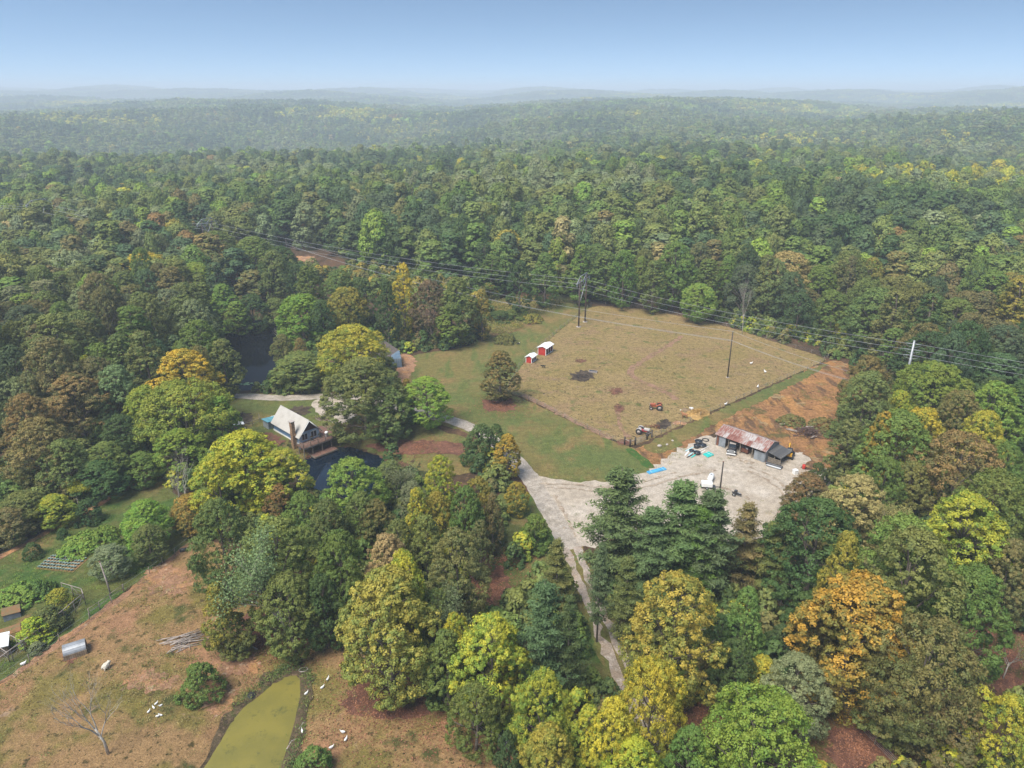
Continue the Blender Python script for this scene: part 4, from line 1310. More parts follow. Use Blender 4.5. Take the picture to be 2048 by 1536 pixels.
# undergrowth below the single trees
u = np.column_stack([fr.uniform(-110, 125, 8600), fr.uniform(48, 215, 8600)])
d = np.full(len(u), 1e9)
for poly in CLEAR: d = np.minimum(d, sdf(poly, u[:, 0], u[:, 1]))
lane_xy = np.array([p[:2] for p in LANE_PTS] + [P(a, b)[:2] for a, b in [(1142, 1095), (1160, 1140), (1178, 1185), (1200, 1240), (1228, 1305), (1258, 1365), (1290, 1430), (1330, 1500)]])
for k in range(len(lane_xy) - 1):
    a, b = lane_xy[k], lane_xy[k + 1]
    t = np.clip(((u - a) @ (b - a)) / ((b - a) @ (b - a)), 0, 1)[:, None]
    d = np.minimum(d, np.linalg.norm(u - (a + (b - a) * t), axis=1) - 2.2)
for poly in ([(945, 1100), (1020, 1090), (1010, 1240), (940, 1250)], [(1000, 985), (1110, 985), (1140, 1100), (1010, 1090)], [(1540, 1180), (1600, 1180), (1860, 1545), (1580, 1545)], [(1900, 1210), (2060, 1210), (2060, 1400), (1900, 1400)], [(1340, 1400), (1440, 1400), (1440, 1470), (1340, 1470)]):
    d = np.minimum(d, sdf(PX(poly), u[:, 0], u[:, 1]) + 0.3)
near = np.zeros(len(u), bool)
for t in TREES:
    if t[4] not in 'XG': near |= np.hypot(u[:, 0] - t[0], u[:, 1] - t[1]) < t[2] + 3.0
k = (d > 0.8) & near
u = u[k]
su = fr.uniform(0.35, 1.0, (len(u), 1)) * np.column_stack([np.ones(len(u)), np.ones(len(u)), fr.uniform(0.7, 1.3, len(u))])
ku = fr.choice(['dk', 'gr', 'ol', 'br', 'ol', 'yg', 'dk'], len(u))
mass("undergrowth", np.column_stack([u, H(u[:, 0], u[:, 1]) - 0.1]), fr.integers(15, 18, len(u)), su, ku, "tangled undergrowth and saplings beneath the near trees", "undergrowth")

# bushes kept low under the power line
tt = fr.random(420); sd_ = fr.uniform(-11, 11, 420)
q = np.column_stack([-123 + 140 * tt + sd_ * 0.52, 298 - 85 * tt + sd_ * 0.85])
dd = np.full(len(q), 1e9)
for poly in CLEAR: dd = np.minimum(dd, sdf(poly, q[:, 0], q[:, 1]))
q = q[dd > 0.5]
mass("undergrowth", np.column_stack([q, H(q[:, 0], q[:, 1]) - 0.1]), fr.integers(15, 18, len(q)), fr.uniform(0.6, 1.35, (len(q), 1)) * np.ones(3), fr.choice(['ol', 'br', 'gr', 'go', 'dk'], len(q)), "low bushes along the cleared strip under the power line", "undergrowth")

# weed tufts on field, pasture, lawn and earth
def tufts(name, polys, n, keys, smin, smax, label, clump=0.06, thr=-0.2):
    P_ = [PX(p) for p in polys]
    a = np.concatenate([np.array(p) for p in P_])
    q = np.column_stack([fr.uniform(a[:, 0].min(), a[:, 0].max(), n * 3), fr.uniform(max(40, a[:, 1].min()), a[:, 1].max(), n * 3)])
    dd = np.full(len(q), 1e9)
    for p in P_: dd = np.minimum(dd, sdf(p, q[:, 0], q[:, 1]))
    for poly, zz, _, _ in PONDS: dd = np.maximum(dd, 0.5 - sdf(poly, q[:, 0], q[:, 1]))
    q = q[(dd < -0.2) & (fbm(q[:, 0], q[:, 1], clump * 6, 2.0) + fr.normal(0, .3, len(q)) > thr)][:n]
    s = fr.uniform(smin, smax, (len(q), 1)) * np.column_stack([np.ones(len(q)), np.ones(len(q)), fr.uniform(.6, 1.4, len(q))])
    mass(name, np.column_stack([q, H(q[:, 0], q[:, 1]) + 0.02]), fr.integers(18, 20, len(q)), s, fr.choice(keys, len(q)), label, "weeds")
tufts("weeds", [FIELD_PX], 2200, ['ol', 'go', 'ta', 'br', 'ta', 'ol'], 0.3, 1.0, "tufts of weeds over the dry paddock", 0.05, 0.1)
tufts("weeds", [GARDEN_PX], 900, ['gr', 'bg', 'ol', 'gr'], 0.3, 0.9, "tufts of grass and weeds in the garden strip", 0.06, -0.1)
tufts("weeds", [PASTURE_PX], 1100, ['ta', 'go', 'ol', 'br'], 0.2, 0.6, "low tussocks scattered over the pasture", 0.05, 0.0)
tufts("weeds", [EARTH_PX], 420, ['ol', 'br', 'ta', 'ol', 'ru'], 0.4, 1.3, "rough weeds on the bulldozed earth", 0.04, 0.05)
tufts("weeds", [HOUSE_CLEAR_PX], 500, ['ol', 'gr', 'br', 'ru'], 0.3, 0.9, "rough grass tufts around the cabin and pond bank", 0.05, 0.0)
tufts("weeds", [GRAVEL_PX], 260, ['ta', 'ol', 'gr'], 0.3, 0.8, "sparse weeds growing through the yard gravel", 0.05, 0.2)
tufts("weeds", [[(975, 600), (1050, 594), (1130, 604), (1080, 630), (1010, 672), (968, 660)]], 1200, ['ta', 'go', 'ol'], 0.8, 2.0, "tall dry stems in the meadow strip", 0.05, -0.6)
tufts("weeds", [[(545, 1345), (585, 1322), (625, 1338), (622, 1390), (612, 1450), (600, 1500), (585, 1560), (380, 1545), (425, 1478), (452, 1425), (490, 1385)]], 900, ['ol', 'dk', 'gr'], 0.6, 1.6, "dark weeds along the banks of the algae pond", 0.05, -0.6)

# fallen leaves lying singly on the ground
def fallen(spots, n, label):
    r = np.random.default_rng(len(label))
    c = []
    for px, py, rad, k in spots:
        x, y, _ = P(px, py)
        m = int(n * k)
        rr = np.abs(r.normal(0, 0.55, m)) * rad; a = r.uniform(0, 6.28, m)
        c.append(np.column_stack([x + rr * np.cos(a), y + rr * np.sin(a)]))
    c = np.concatenate(c)
    for poly, zz, _, _ in PONDS: c = c[sdf(poly, c[:, 0], c[:, 1]) > 0]
    z = H(c[:, 0], c[:, 1]) + 0.14
    m = len(c)
    co, q = leaf_quads(np.column_stack([c, z]), unit(np.array([0, 0, 1.0]) + r.normal(size=(m, 3)) * 0.35), r.uniform(.06, .13, m), 0.7, r)
    me = quads_mesh("fallen_leaves", co, q, False, np.repeat(np.column_stack([r.random(m), r.random(m), r.random(m), np.ones(m)]), 4, axis=0))
    o = mesh_obj("fallen_leaves", me, None, M_LEAF_T)
    o["leaf_a"] = [0.20, 0.085, 0.05, 1.0]; o["leaf_b"] = [0.36, 0.17, 0.09, 1.0]
    tag(o, label, "leaves", kind="stuff")
fallen([(1000, 812, 8, 1)], 2600, "scattered red leaves around the lone bronze tree")
fallen([(975, 1180, 8, 1), (1010, 1120, 6, .4)], 2600, "scattered maroon leaves beside the grove")
fallen([(770, 1400, 11, 1), (900, 1450, 8, .4), (560, 1290, 8, .5)], 3000, "scattered brown leaves along the lower edge of the grove")
fallen([(1420, 1440, 6, .7), (1720, 1500, 9, 1), (1990, 1310, 10, 1)], 2200, "scattered brown leaves in the right wood clearings")
fallen([(840, 895, 10, 1), (700, 880, 8, .7), (620, 905, 5, .5)], 1800, "scattered brown leaves on the house pond bank")

# ------------------------------------------------------------------ materials of built things
M_ROOFM = paint("pale_metal_roof", (0.44, 0.415, 0.375), (0.37, 0.345, 0.305), 0.7, 0.55, 0.45, 0.75)
M_BLUE = planks("blue_siding", (0.13, 0.24, 0.40), (0.11, 0.21, 0.36), 0.22, 2)
M_PALEBLUE = paint("pale_blue_paint", (0.38, 0.50, 0.62), None, 1.0)
M_SHINGLE = planks("brown_shakes", (0.16, 0.075, 0.05), (0.11, 0.055, 0.04), 0.2, 2)
M_WOOD = planks("weathered_boards", (0.26, 0.17, 0.12), (0.20, 0.13, 0.095), 0.2, 1)
M_DECK = planks("deck_boards", (0.24, 0.125, 0.085), (0.18, 0.095, 0.07), 0.16, 0)
M_POST = paint("grey_timber", (0.24, 0.20, 0.155), (0.15, 0.12, 0.09), 3)
M_DARKPOST = paint("tarred_timber", (0.035, 0.028, 0.024), (0.06, 0.045, 0.035), 3)
M_STONE = paint("tan_fieldstone", (0.36, 0.22, 0.12), (0.17, 0.10, 0.06), 5.0, 0.9, 0.42, 0.58, bump=0.05)
M_GLASS = paint("dark_window_glass", (0.015, 0.02, 0.025), (0.03, 0.04, 0.05), 1, 0.08)
M_WHITE = paint("white_paint", (0.74, 0.74, 0.72), (0.58, 0.57, 0.54), 1.2, 0.6, 0.5, 0.8)
M_TEAL = paint("teal_painted_roof", (0.11, 0.30, 0.34), (0.08, 0.22, 0.26), 1.2, 0.5)
M_GREYWALL = paint("grey_metal_wall", (0.26, 0.29, 0.32), (0.17, 0.19, 0.21), 0.9, 0.55)
M_TANWOOD = planks("tan_boards", (0.34, 0.25, 0.16), (0.27, 0.19, 0.12), 0.18, 0)
M_RED = paint("barn_red_paint", (0.48, 0.035, 0.022), (0.36, 0.028, 0.02), 1.5, 0.6)
M_BROWNROOF = paint("brown_shingle_roof", (0.15, 0.12, 0.10), (0.10, 0.08, 0.07), 2.5, 0.9)
M_CONT = paint("slate_blue_container", (0.13, 0.20, 0.27), (0.20, 0.26, 0.31), 1.0, 0.55)
M_STEEL = paint("galvanised_steel", (0.36, 0.37, 0.38), (0.25, 0.26, 0.27), 1.0, 0.45, metal=0.35)
M_WEATHER = paint("rusty_dark_steel", (0.085, 0.06, 0.05), (0.13, 0.085, 0.06), 1.0, 0.7)
M_WIRE = paint("aluminium_wire", (0.42, 0.42, 0.43), None, 0.5, 0.4, metal=0.2)
M_RUBBER = paint("black_rubber", (0.022, 0.022, 0.023), (0.04, 0.038, 0.035), 3, 0.8)
M_BLACK = paint("black_paint", (0.025, 0.026, 0.03), (0.06, 0.055, 0.05), 1.5, 0.45)
M_ORANGE = paint("faded_orange_paint", (0.42, 0.10, 0.04), (0.25, 0.08, 0.04), 2.5, 0.6)
M_REDP = paint("tractor_red_paint", (0.36, 0.035, 0.04), (0.24, 0.03, 0.03), 2.5, 0.5)
M_RUST = paint("rust", (0.20, 0.075, 0.04), (0.11, 0.045, 0.03), 3, 0.9)
M_YELLOW = paint("machine_yellow", (0.62, 0.33, 0.03), (0.45, 0.24, 0.03), 2, 0.5)
M_TURQ = paint("turquoise_plastic_sheet", (0.03, 0.50, 0.43), (0.02, 0.38, 0.34), 1.5, 0.4)
M_CYAN = paint("sky_blue_panel", (0.10, 0.42, 0.66), (0.08, 0.33, 0.56), 1.5, 0.4)
M_PALECYAN = paint("pale_aqua_plastic", (0.42, 0.64, 0.66), (0.34, 0.54, 0.57), 2, 0.4)
M_STRAW = paint("straw", (0.52, 0.33, 0.11), (0.38, 0.22, 0.07), 3.5, 0.95, 0.35, 0.65, bump=0.15)
M_LOG = paint("silvered_log", (0.36, 0.31, 0.27), (0.22, 0.18, 0.15), 3, 0.95)
M_BRUSH = paint("dead_brush", (0.12, 0.075, 0.06), (0.075, 0.045, 0.038), 3, 0.95)
M_WOOL = paint("cream_wool", (0.62, 0.57, 0.46), (0.46, 0.41, 0.32), 6, 0.95)
M_FEATHER = paint("white_feathers", (0.78, 0.77, 0.74), (0.66, 0.65, 0.62), 6, 0.8)
M_BROWNFUR = paint("brown_fleece", (0.36, 0.17, 0.08), (0.26, 0.12, 0.06), 4, 0.95)
M_BLACKFUR = paint("black_fur", (0.018, 0.017, 0.016), (0.03, 0.028, 0.025), 5, 0.8)
M_CONC = paint("pale_concrete", (0.42, 0.37, 0.33), (0.32, 0.27, 0.24), 1.2, 0.9)
M_DKROOF = planks("black_weathered_boards", (0.055, 0.055, 0.06), (0.14, 0.135, 0.13), 0.3, 0)
M_MOSS = paint("mossy_brown_board", (0.17, 0.12, 0.05), (0.24, 0.11, 0.045), 1.0, 0.9)
M_CABBAGE = paint("grey_green_cabbage", (0.24, 0.32, 0.29), (0.15, 0.23, 0.19), 5, 0.7)

def box_part(name, c, d, mat, parent, rz=0, bevel=0, m=None):
    return MB().box(c, d, rz, m).build(name, mat, parent, bevel=bevel)

# ------------------------------------------------------------------ the cabin
def cabin():
    t = thing("cabin", (-40.5, 131.8, 0), math.radians(46), "small blue cabin with steep pale roof, stone chimney and raised deck", "house")
    prof = [(-2.3, -0.05), (2.3, -0.05), (2.3, 1.75), (0, 4.4), (-2.3, 1.75)]
    w = MB().prism(prof, 0, 10).build("wall", M_BLUE, t)
    MB().box((0, 5, -1.5), (4.5, 9.9, 2.88)).build("foundation", paint("blue_grey_block", (0.15, 0.19, 0.23)), t)
    MB().box((-2.34, 5.0, 0.05), (0.06, 10, 0.34)).build("skirting", M_WHITE, w)
    MB().prism([(-1.7, 2.4), (1.7, 2.4), (0, 4.36)], -0.05, -0.003).build("gable_panel", M_SHINGLE, t)
    MB().prism([(-2.28, 0.3), (2.28, 0.3), (2.28, 1.75), (1.7, 2.38), (-1.7, 2.38), (-2.28, 1.75)], -0.04, -0.003).build("gable_wall", M_PALEBLUE, t)
    for x0 in (-1.1, 0.95):
        f = MB().box((x0, -0.07, 1.32), (1.3, 0.06, 1.4)).build("window", M_WHITE, t)
        for dx in (-0.31, 0.31): MB().box((x0 + dx, -0.11, 1.32), (0.52, 0.03, 1.2)).build("pane", M_GLASS, f)
    MB().box((0.2, -0.07, -1.0), (0.9, 0.06, 1.7)).build("lower_window", M_WHITE, t)
    MB().box((0.2, -0.11, -1.0), (0.7, 0.03, 1.5)).build("lower_pane", M_GLASS, t)
    for s in (-1, 1):
        r = MB()
        r.slab([(0, -0.55, 4.6), (0, 10.3, 4.6), (s * 2.65, 10.3, 1.5), (s * 2.65, -0.55, 1.5)] if s > 0 else [(0, 10.3, 4.6), (0, -0.55, 4.6), (-2.65, -0.55, 1.5), (-2.65, 10.3, 1.5)], 0.12)
        ro = r.build("roof", M_ROOFM, t)
        rib = MB()
        for k in range(23):
            y = -0.45 + k * 0.465
            rib.tube([(s * 0.02, y, 4.62), (s * 2.65, y, 1.53)], 0.022, 4)
        rib.build("roof_seams", M_ROOFM, ro)
        MB().tube([(s * 2.05, -0.5, 2.24), (s * 2.05, 10.2, 2.24)], 0.05, 4).build("snow_guard", M_RUST, ro)
        MB().tube([(s * 0.0, -0.57, 4.55), (s * 2.67, -0.57, 1.44)], 0.09, 4).build("fascia", M_WHITE, ro)
    MB().tube([(0, -0.6, 4.62), (0, 10.35, 4.62)], 0.11, 5).build("ridge_cap", M_ROOFM, t)
    ch = MB()
    for k in range(12):
        ch.box((-2.85 + random.uniform(-.03, .03), 1.15 + random.uniform(-.03, .03), -1.2 + k * 0.52), (0.86 - 0.012 * k + random.uniform(-.04, .04), 0.86 + random.uniform(-.04, .04), 0.53))
    c = ch.build("chimney", M_STONE, t, bevel=0.05)
    MB().box((-2.85, 1.15, 4.86), (0.98, 0.98, 0.12)).build("chimney_cap", M_CONC, c)
    # deck
    d = MB().box((1.15, -1.35, 0.2), (8.3, 2.6, 0.16)).build("deck", M_DECK, t)
    MB().box((3.9, 2.0, 0.19), (2.8, 4.1, 0.16)).build("side_deck", M_DECK, t)
    MB().box((1.15, -2.67, 0.12), (8.35, 0.06, 0.3)).build("deck_beam", M_POST, d)
    MB().box((5.33, 0.7, 0.12), (0.06, 6.7, 0.3)).build("deck_beam", M_POST, d)
    rails = [((-3.0, -2.6), (5.3, -2.6)), ((5.3, -2.6), (5.3, 4.0)), ((-3.0, -2.6), (-3.0, -0.1))]
    for a, b in rails:
        L = math.hypot(b[0] - a[0], b[1] - a[1])
        n = max(1, round(L / 1.6))
        for k in range(n + 1):
            x, y = a[0] + (b[0] - a[0]) * k / n, a[1] + (b[1] - a[1]) * k / n
            MB().box((x, y, 0.78), (0.1, 0.1, 1.05)).build("railing_post", M_POST, d)
        for zz in (0.55, 0.82, 1.2 + 0.08):
            MB().tube([(a[0], a[1], zz), (b[0], b[1], zz)], 0.045, 4).build("rail", M_POST, d)
    for x, y in ((-2.9, -2.5), (-1.0, -2.5), (1.2, -2.5), (3.3, -2.5), (5.2, -2.5), (5.2, 1.0), (-2.9, -0.6), (5.2, 3.8)):
        MB().box((x, y, -1.25), (0.17, 0.17, 2.8)).build("support_post", M_POST, d)
    return t
cab = cabin()
def local(t, x, y, z=0):
    return t.matrix_basis @ Vector((x, y, z))
bpy.context.view_layer.update()
p = local(cab, 3.2, -1.2, 0.285)
g = thing("grill", p, math.radians(46), "white lidded grill standing on the cabin deck", "grill")
box_part("cart", (0, 0, 0.42), (0.5, 0.5, 0.84), M_STEEL, g)
MB().ball((0, 0, 0.88), (0.42, 0.36, 0.3)).build("lid", M_WHITE, g)
for k, (x, lab) in enumerate(((0.0, "dark potted plant on the deck by the left window"), (1.9, "dark potted plant on the deck beside the white grill"))):
    p = local(cab, x, -0.75, 0.285)
    g = thing("planter", p, 0, lab, "planter")
    MB().tube([(0, 0, 0), (0, 0, 0.4)], [0.2, 0.28], 10).build("pot", M_RUBBER, g)
    me, _ = crown_mesh("foliage", 900 + k, 0.8, 0.75, 0.1, 'X', 5, 8, 8, 0.07)
    f = mesh_obj("foliage", me, g, M_LEAF_T); f.location = (0, 0, 0.32)
    f["leaf_a"] = [0.05, 0.07, 0.03, 1]; f["leaf_b"] = [0.1, 0.06, 0.03, 1]
# dock at the water
p = local(cab, 1.15, -2.6, 0)
dk = thing("dock", (p.x, p.y, -1.75), math.radians(46), "leaf strewn wooden dock at the house pond below the deck", "dock")
for k in range(12):
    box_part("plank", (-2.35 + k * 0.43, random.uniform(-.03, .03), 0.02 + random.uniform(-.01, .01)), (0.4, 2.7, 0.09), M_DECK, dk)
box_part("edge_beam", (0, -1.36, -0.12), (5.2, 0.12, 0.3), M_POST, dk)
box_part("edge_beam", (-2.6, 0, -0.13), (0.12, 2.7, 0.3), M_POST, dk)
for x, y in ((-2.4, -1.2), (0, -1.2), (2.4, -1.2), (-2.4, 1.1), (2.4, 1.1)): box_part("pile", (x, y, -0.75), (0.18, 0.18, 1.5), M_POST, dk)
# garden steps from the gravel to the deck
x, y, z = P(651, 842)
st = thing("garden_steps", (x, y, z), math.radians(46), "short timber stair from the gravel patch to the deck", "steps")
for k in range(5): box_part("tread", (0, k * 0.55, 0.12 + 0.0 * k), (1.7, 0.4, 0.16), M_WOOD, st)
for s in (-0.95, 0.95):
    box_part("stringer", (s, 1.1, 0.13), (0.1, 2.8, 0.26), M_POST, st)
    MB().tube([(s, -0.1, 0.9), (s, 2.3, 0.9)], 0.04, 4).build("handrail", M_POST, st)
    for y_ in (0, 2.2): box_part("handrail_post", (s, y_, 0.45), (0.09, 0.09, 0.9), M_POST, st)

def hut(name, px, py, rz, w, l, h, wallm, roofm, label, cat, slope=0.25, over=0.2):
    """small shed with a single sloping roof; long side along local y"""
    x, y, z = P(px, py)
    t = thing(name, (x, y, z), rz, label, cat)
    MB().prism([(-w / 2, 0), (w / 2, 0), (w / 2, h), (-w / 2, h + slope)], -l / 2, l / 2).build("wall", wallm, t)
    o = over
    dz = slope / w * o
    MB().slab([(w / 2 + o, -l / 2 - o, h + 0.1 - dz), (w / 2 + o, l / 2 + o, h + 0.1 - dz), (-w / 2 - o, l / 2 + o, h + slope + 0.1 + dz), (-w / 2 - o, -l / 2 - o, h + slope + 0.1 + dz)], 0.08).build("roof", roofm, t)
    return t
h = hut("shed", 543, 853, math.radians(46), 2.4, 2.2, 1.5, M_GREYWALL, M_TEAL, "small shed with teal roof behind the cabin", "shed", 0.2)
box_part("door", (0.2, -1.13, 0.65), (0.8, 0.05, 1.2), M_DARKPOST, h)
h = hut("storage_box", 557, 847, math.radians(46), 1.5, 2.0, 1.35, M_WHITE, M_WHITE, "white lidded storage box between teal shed and cabin", "box", 0.15)
box_part("handle", (0, -1.03, 0.9), (0.3, 0.05, 0.06), M_STEEL, h)
h = hut("chicken_coop", 475, 860, math.radians(28), 2.4, 1.5, 1.35, M_TANWOOD, M_WHITE, "tan chicken coop with white sloping roof in the run", "coop", 0.3)
box_part("hatch", (-0.5, -0.78, 0.5), (0.5, 0.05, 0.6), M_DARKPOST, h)
x, y, z = P(484, 866)
t = thing("wire_crate", (x, y, z), math.radians(28), "open timber framed wire crate beside the chicken coop", "crate")
for s in (-0.8, 0.8):
    for q in (-0.5, 0.5): box_part("corner_post", (s, q, 0.45), (0.1, 0.1, 0.9), M_POST, t)
for q in (-0.5, 0.5): box_part("frame_rail", (0, q, 0.9), (1.7, 0.1, 0.1), M_CONC, t)
for s in (-0.8, 0.8): box_part("frame_rail", (s, 0, 0.9), (0.1, 1.0, 0.09), M_CONC, t)
h = hut("tool_shed", 451, 868, math.radians(20), 1.4, 1.3, 1.9, M_GREYWALL, M_GREYWALL, "narrow blue grey metal shed half hidden by leaves", "shed", 0.2, 0.06)
box_part("door", (0.1, -0.67, 0.85), (0.7, 0.04, 1.6), M_STEEL, h)

def fence(name, pix, step, h, r, label, postm, wires=3, wire_r=0.012, skip=(), rail=None, wm=None, up=0.0):
    """posts, each its own part, and wires along a line of pixels"""
    pts = [Vector(P(a, b)) for a, b in pix]
    t = thing(name, pts[0], 0, label, "fence")
    o = pts[0]
    posts = []
    for i in range(len(pts) - 1):
        a, b = pts[i], pts[i + 1]
        n = max(1, round((b - a).length / step))
        for k in range(n + (1 if i == len(pts) - 2 else 0)):
            q = a.lerp(b, k / n)
            q.z = Hs(q.x, q.y)
            posts.append(q - o)
    me = MB().tube([(0, 0, -0.25), (0, 0, h)], r, 6).mesh("post"); me.materials.append(postm)
    for q in posts:
        p_ = mesh_obj("post", me, t); p_.location = q
        p_.rotation_euler = (random.uniform(-.04, .04), random.uniform(-.04, .04), random.uniform(0, 3))
        p_.scale = (1, 1, random.uniform(0.93, 1.07))
    for k in range(wires):
        zz = h * (0.3 + 0.62 * k / max(1, wires - 1))
        MB().tube([q + Vector((0, 0, zz)) for q in posts], wire_r, 3, False).build("wire", wm or M_STEEL, t)
    if rail:
        for a, b in zip(posts[:-1], posts[1:]):
            for zz in rail: MB().tube([a + Vector((0, 0, zz)), b + Vector((0, 0, zz))], 0.045, 4).build("rail", M_POST, t)
    return t
fence("chicken_run_fence", [(490, 856), (520, 846), (519, 838)], 1.6, 1.2, 0.06, "low timber fence of the chicken run", M_POST, 2, 0.012, rail=(0.5, 1.0))

# ------------------------------------------------------------------ garage and container behind the big tree
x, y, z = P(742, 738)
gr = thing("garage", (x, y, z), math.radians(-18), "brown roofed garage with red posts hidden behind trees", "garage")
MB().prism([(-3.4, 0), (3.4, 0), (3.4, 2.5), (0, 4.4), (-3.4, 2.5)], 0.4, 8).build("wall", M_RUST, gr)
for s in (-1, 1):
    q = [(0, -1.6, 4.62), (0, 8.5, 4.62), (s * 4.1, 8.5, 2.3), (s * 4.1, -1.6, 2.3)]
    MB().slab(q if s > 0 else [q[1], q[0], q[3], q[2]], 0.14).build("roof", M_BROWNROOF, gr)
box_part("eave_board", (0, -1.58, 2.22), (8.1, 0.1, 0.22), M_ORANGE, gr)
for s in (-3.9, 0, 3.9): box_part("porch_post", (s, -1.4, 1.1), (0.22, 0.22, 2.2), M_ORANGE, gr)
for s in (-1.7, 1.7): box_part("garage_door", (s, 0.37, 1.1), (2.7, 0.06, 2.15), M_GLASS, gr)
x, y, z = P(794, 736)
ct = thing("shipping_container", (x, y, z), math.radians(12), "slate blue shipping container beside the garage on red dirt", "container")
MB().box((0, 3.0, 1.32), (2.3, 5.9, 2.5)).build("body", M_CONT, ct)
rb = MB()
for k in range(22):
    for s in (-1.17, 1.17): rb.box((s, 0.35 + k * 0.25, 1.3), (0.05, 0.12, 2.3))
    rb.box((0, 0.35 + k * 0.25, 2.59), (2.2, 0.12, 0.04))
rb.build("corrugation", M_CONT, ct)
for s in (-1, 1):
    d = MB().box((s * 0.57, 0.02, 1.3), (1.08, 0.06, 2.35)).build("door", M_CONT, ct)
    for q in (0.2, 0.75): MB().tube([(s * q, -0.04, 0.15), (s * q, -0.04, 2.5)], 0.035, 5).build("lock_bar", M_STEEL, d)
for s in (-1.14, 1.14):
    for yy in (0.05, 5.95): box_part("corner_post", (s, yy, 1.31), (0.17, 0.17, 2.62), M_CONT, ct)
x, y, z = P(853, 764)
mk = thing("marker_post", (x, y, z), 0, "black and white marker post on the lawn near the lane", "post")
box_part("lower_post", (0, 0, 0.5), (0.22, 0.14, 1.0), M_WHITE, mk)
box_part("upper_post", (0, 0, 1.4), (0.22, 0.14, 0.8), M_BLACK, mk)

# ------------------------------------------------------------------ run-in shelters in the pasture
def run_in(px, py, rz, w, l, h, label):
    x, y, z = P(px, py)
    t = thing("livestock_shelter", (x, y, z), rz, label, "shelter")
    for yy in (0, l): 
        e = MB().prism([(0, 0), (w, 0), (w, h), (w * 0.6, h + 0.35), (0, h - 0.1)], yy - 0.04, yy + 0.04).build("end_wall", M_RED, t)
        for s in (0.03, w - 0.03): box_part("trim", (s, yy - 0.06, h / 2), (0.12, 0.06, h), M_WHITE, e)
    box_part("back_wall", (0, l / 2, (h - 0.1) / 2), (0.08, l - 0.1, h - 0.12), M_RED, t)
    for k in range(4): box_part("front_post", (w, l * k / 3, h / 2 - 0.02), (0.14, 0.14, h - 0.02), M_WHITE, t)
    box_part("lintel", (w, l / 2, h - 0.12), (0.1, l, 0.2), M_WHITE, t)
    box_part("kick_board", (w + 0.01, l / 2, 0.12), (0.08, l, 0.2), M_WHITE, t)
    MB().slab([(w * 0.6, -0.25, h + 0.47), (w * 0.6, l + 0.25, h + 0.47), (-0.3, l + 0.25, h - 0.05), (-0.3, -0.25, h - 0.05)][::-1], 0.08).build("roof", M_WHITE, t)
    MB().slab([(w * 0.6, -0.25, h + 0.475), (w * 0.6, l + 0.25, h + 0.475), (w + 0.35, l + 0.25, h - 0.02), (w + 0.35, -0.25, h - 0.02)], 0.08).build("roof", M_WHITE, t)
    return t
run_in(1076, 709, math.radians(-28), 2.3, 4.2, 2.0, "larger red livestock shelter with white roof by the pasture fence")
run_in(1052, 725, math.radians(-26), 1.6, 2.7, 1.5, "smaller red livestock shelter with white roof by the pasture fence")

# ------------------------------------------------------------------ poles and wires
def hframe(x, y, zt, rz, label):
    z = Hs(x, y)
    hh = zt - z
    t = thing("transmission_tower", (x, y, z), rz, label, "power pole", "steel frame towers of the transmission line")
    for s in (-2.8, 2.8):
        MB().tube([(s, 0, -0.4), (s, 0, hh * 0.62), (s, 0, hh - 0.3)], [0.27, 0.22, 0.17], 8).build("pole", M_WEATHER, t)
        MB().tube([(s, 0, -0.1), (s, 0, 0.12)], 0.75, 10).build("footing", M_CONC, t)
    MB().tube([(-5.6, 0, hh - 1.7), (5.6, 0, hh - 1.7)], 0.16, 5).build("cross_arm", M_STEEL, t)
    for s in (-1, 1):
        MB().tube([(s * 5.5, 0, hh - 1.7), (s * 2.8, 0, hh)], 0.11, 5).build("arm_brace", M_STEEL, t)
        MB().tube([(0, 0, hh - 1.7), (s * 2.8, 0, hh)], 0.11, 5).build("arm_brace", M_STEEL, t)
        MB().tube([(s * 2.8, 0.05 * s, hh - 1.9), (-s * 2.8, 0.05 * s, hh * 0.45)], 0.11, 5).build("cross_brace", M_STEEL, t)
    MB().tube([(-2.8, 0, hh), (2.8, 0, hh)], 0.1, 5).build("peak_bar", M_STEEL, t)
    for s in (-5.3, 0, 5.3):
        MB().tube([(s, 0, hh - 1.8), (s, 0, hh - 2.9)], 0.12, 6).build("insulator", M_STEEL, t)
    return [t.matrix_basis @ Vector((s, 0, hh - 2.9)) for s in (-5.3, 0, 5.3)]
t1x, t1y = (19.9 + 22.3) / 2, (209.2 + 214.3) / 2
A1 = hframe(t1x, t1y, 15.0, math.atan2(5.1, 2.4), "steel frame tower with braced arms at the top of the pasture")
x, y = P0(412, 437, 19); A2 = hframe(x, y, 19, math.radians(72), "distant steel frame tower rising above the wooded rise")
x, y = P0(75, 399, 26); A3 = hframe(x, y, 26, math.radians(72), "farthest steel frame tower above the left hill wood")
# grey steel pole in the right wood
x, y = P0(1829, 681, 18)
zz = Hs(x, y)
sp = thing("steel_pole", (x, y, zz), math.radians(65), "tall pale grey steel pole carrying three curved jumpers", "power pole")
MB().tube([(0, 0, -0.4), (0, 0, 18 - zz)], [0.36, 0.2], 10).build("pole", M_STEEL, sp)
SPW = []
for k in range(3):
    h_ = 18 - zz - 0.7 - 1.25 * k
    for s in (-1, 1): MB().tube([(0, 0, h_), (0, s * 1.5, h_ - 0.05)], 0.07, 5).build("insulator", M_STEEL, sp)
    MB().tube([(0.25, 1.5 * math.cos(a), h_ - 0.05 - 0.75 * math.sin(a)) for a in np.linspace(0, math.pi, 9)], 0.035, 4, False).build("jumper", M_WIRE, sp)
bpy.context.view_layer.update()
for k in range(3):
    h_ = 18 - zz - 0.75 - 1.25 * k
    SPW.append((local(sp, 0, 1.5, h_), local(sp, 0, -1.5, h_)))
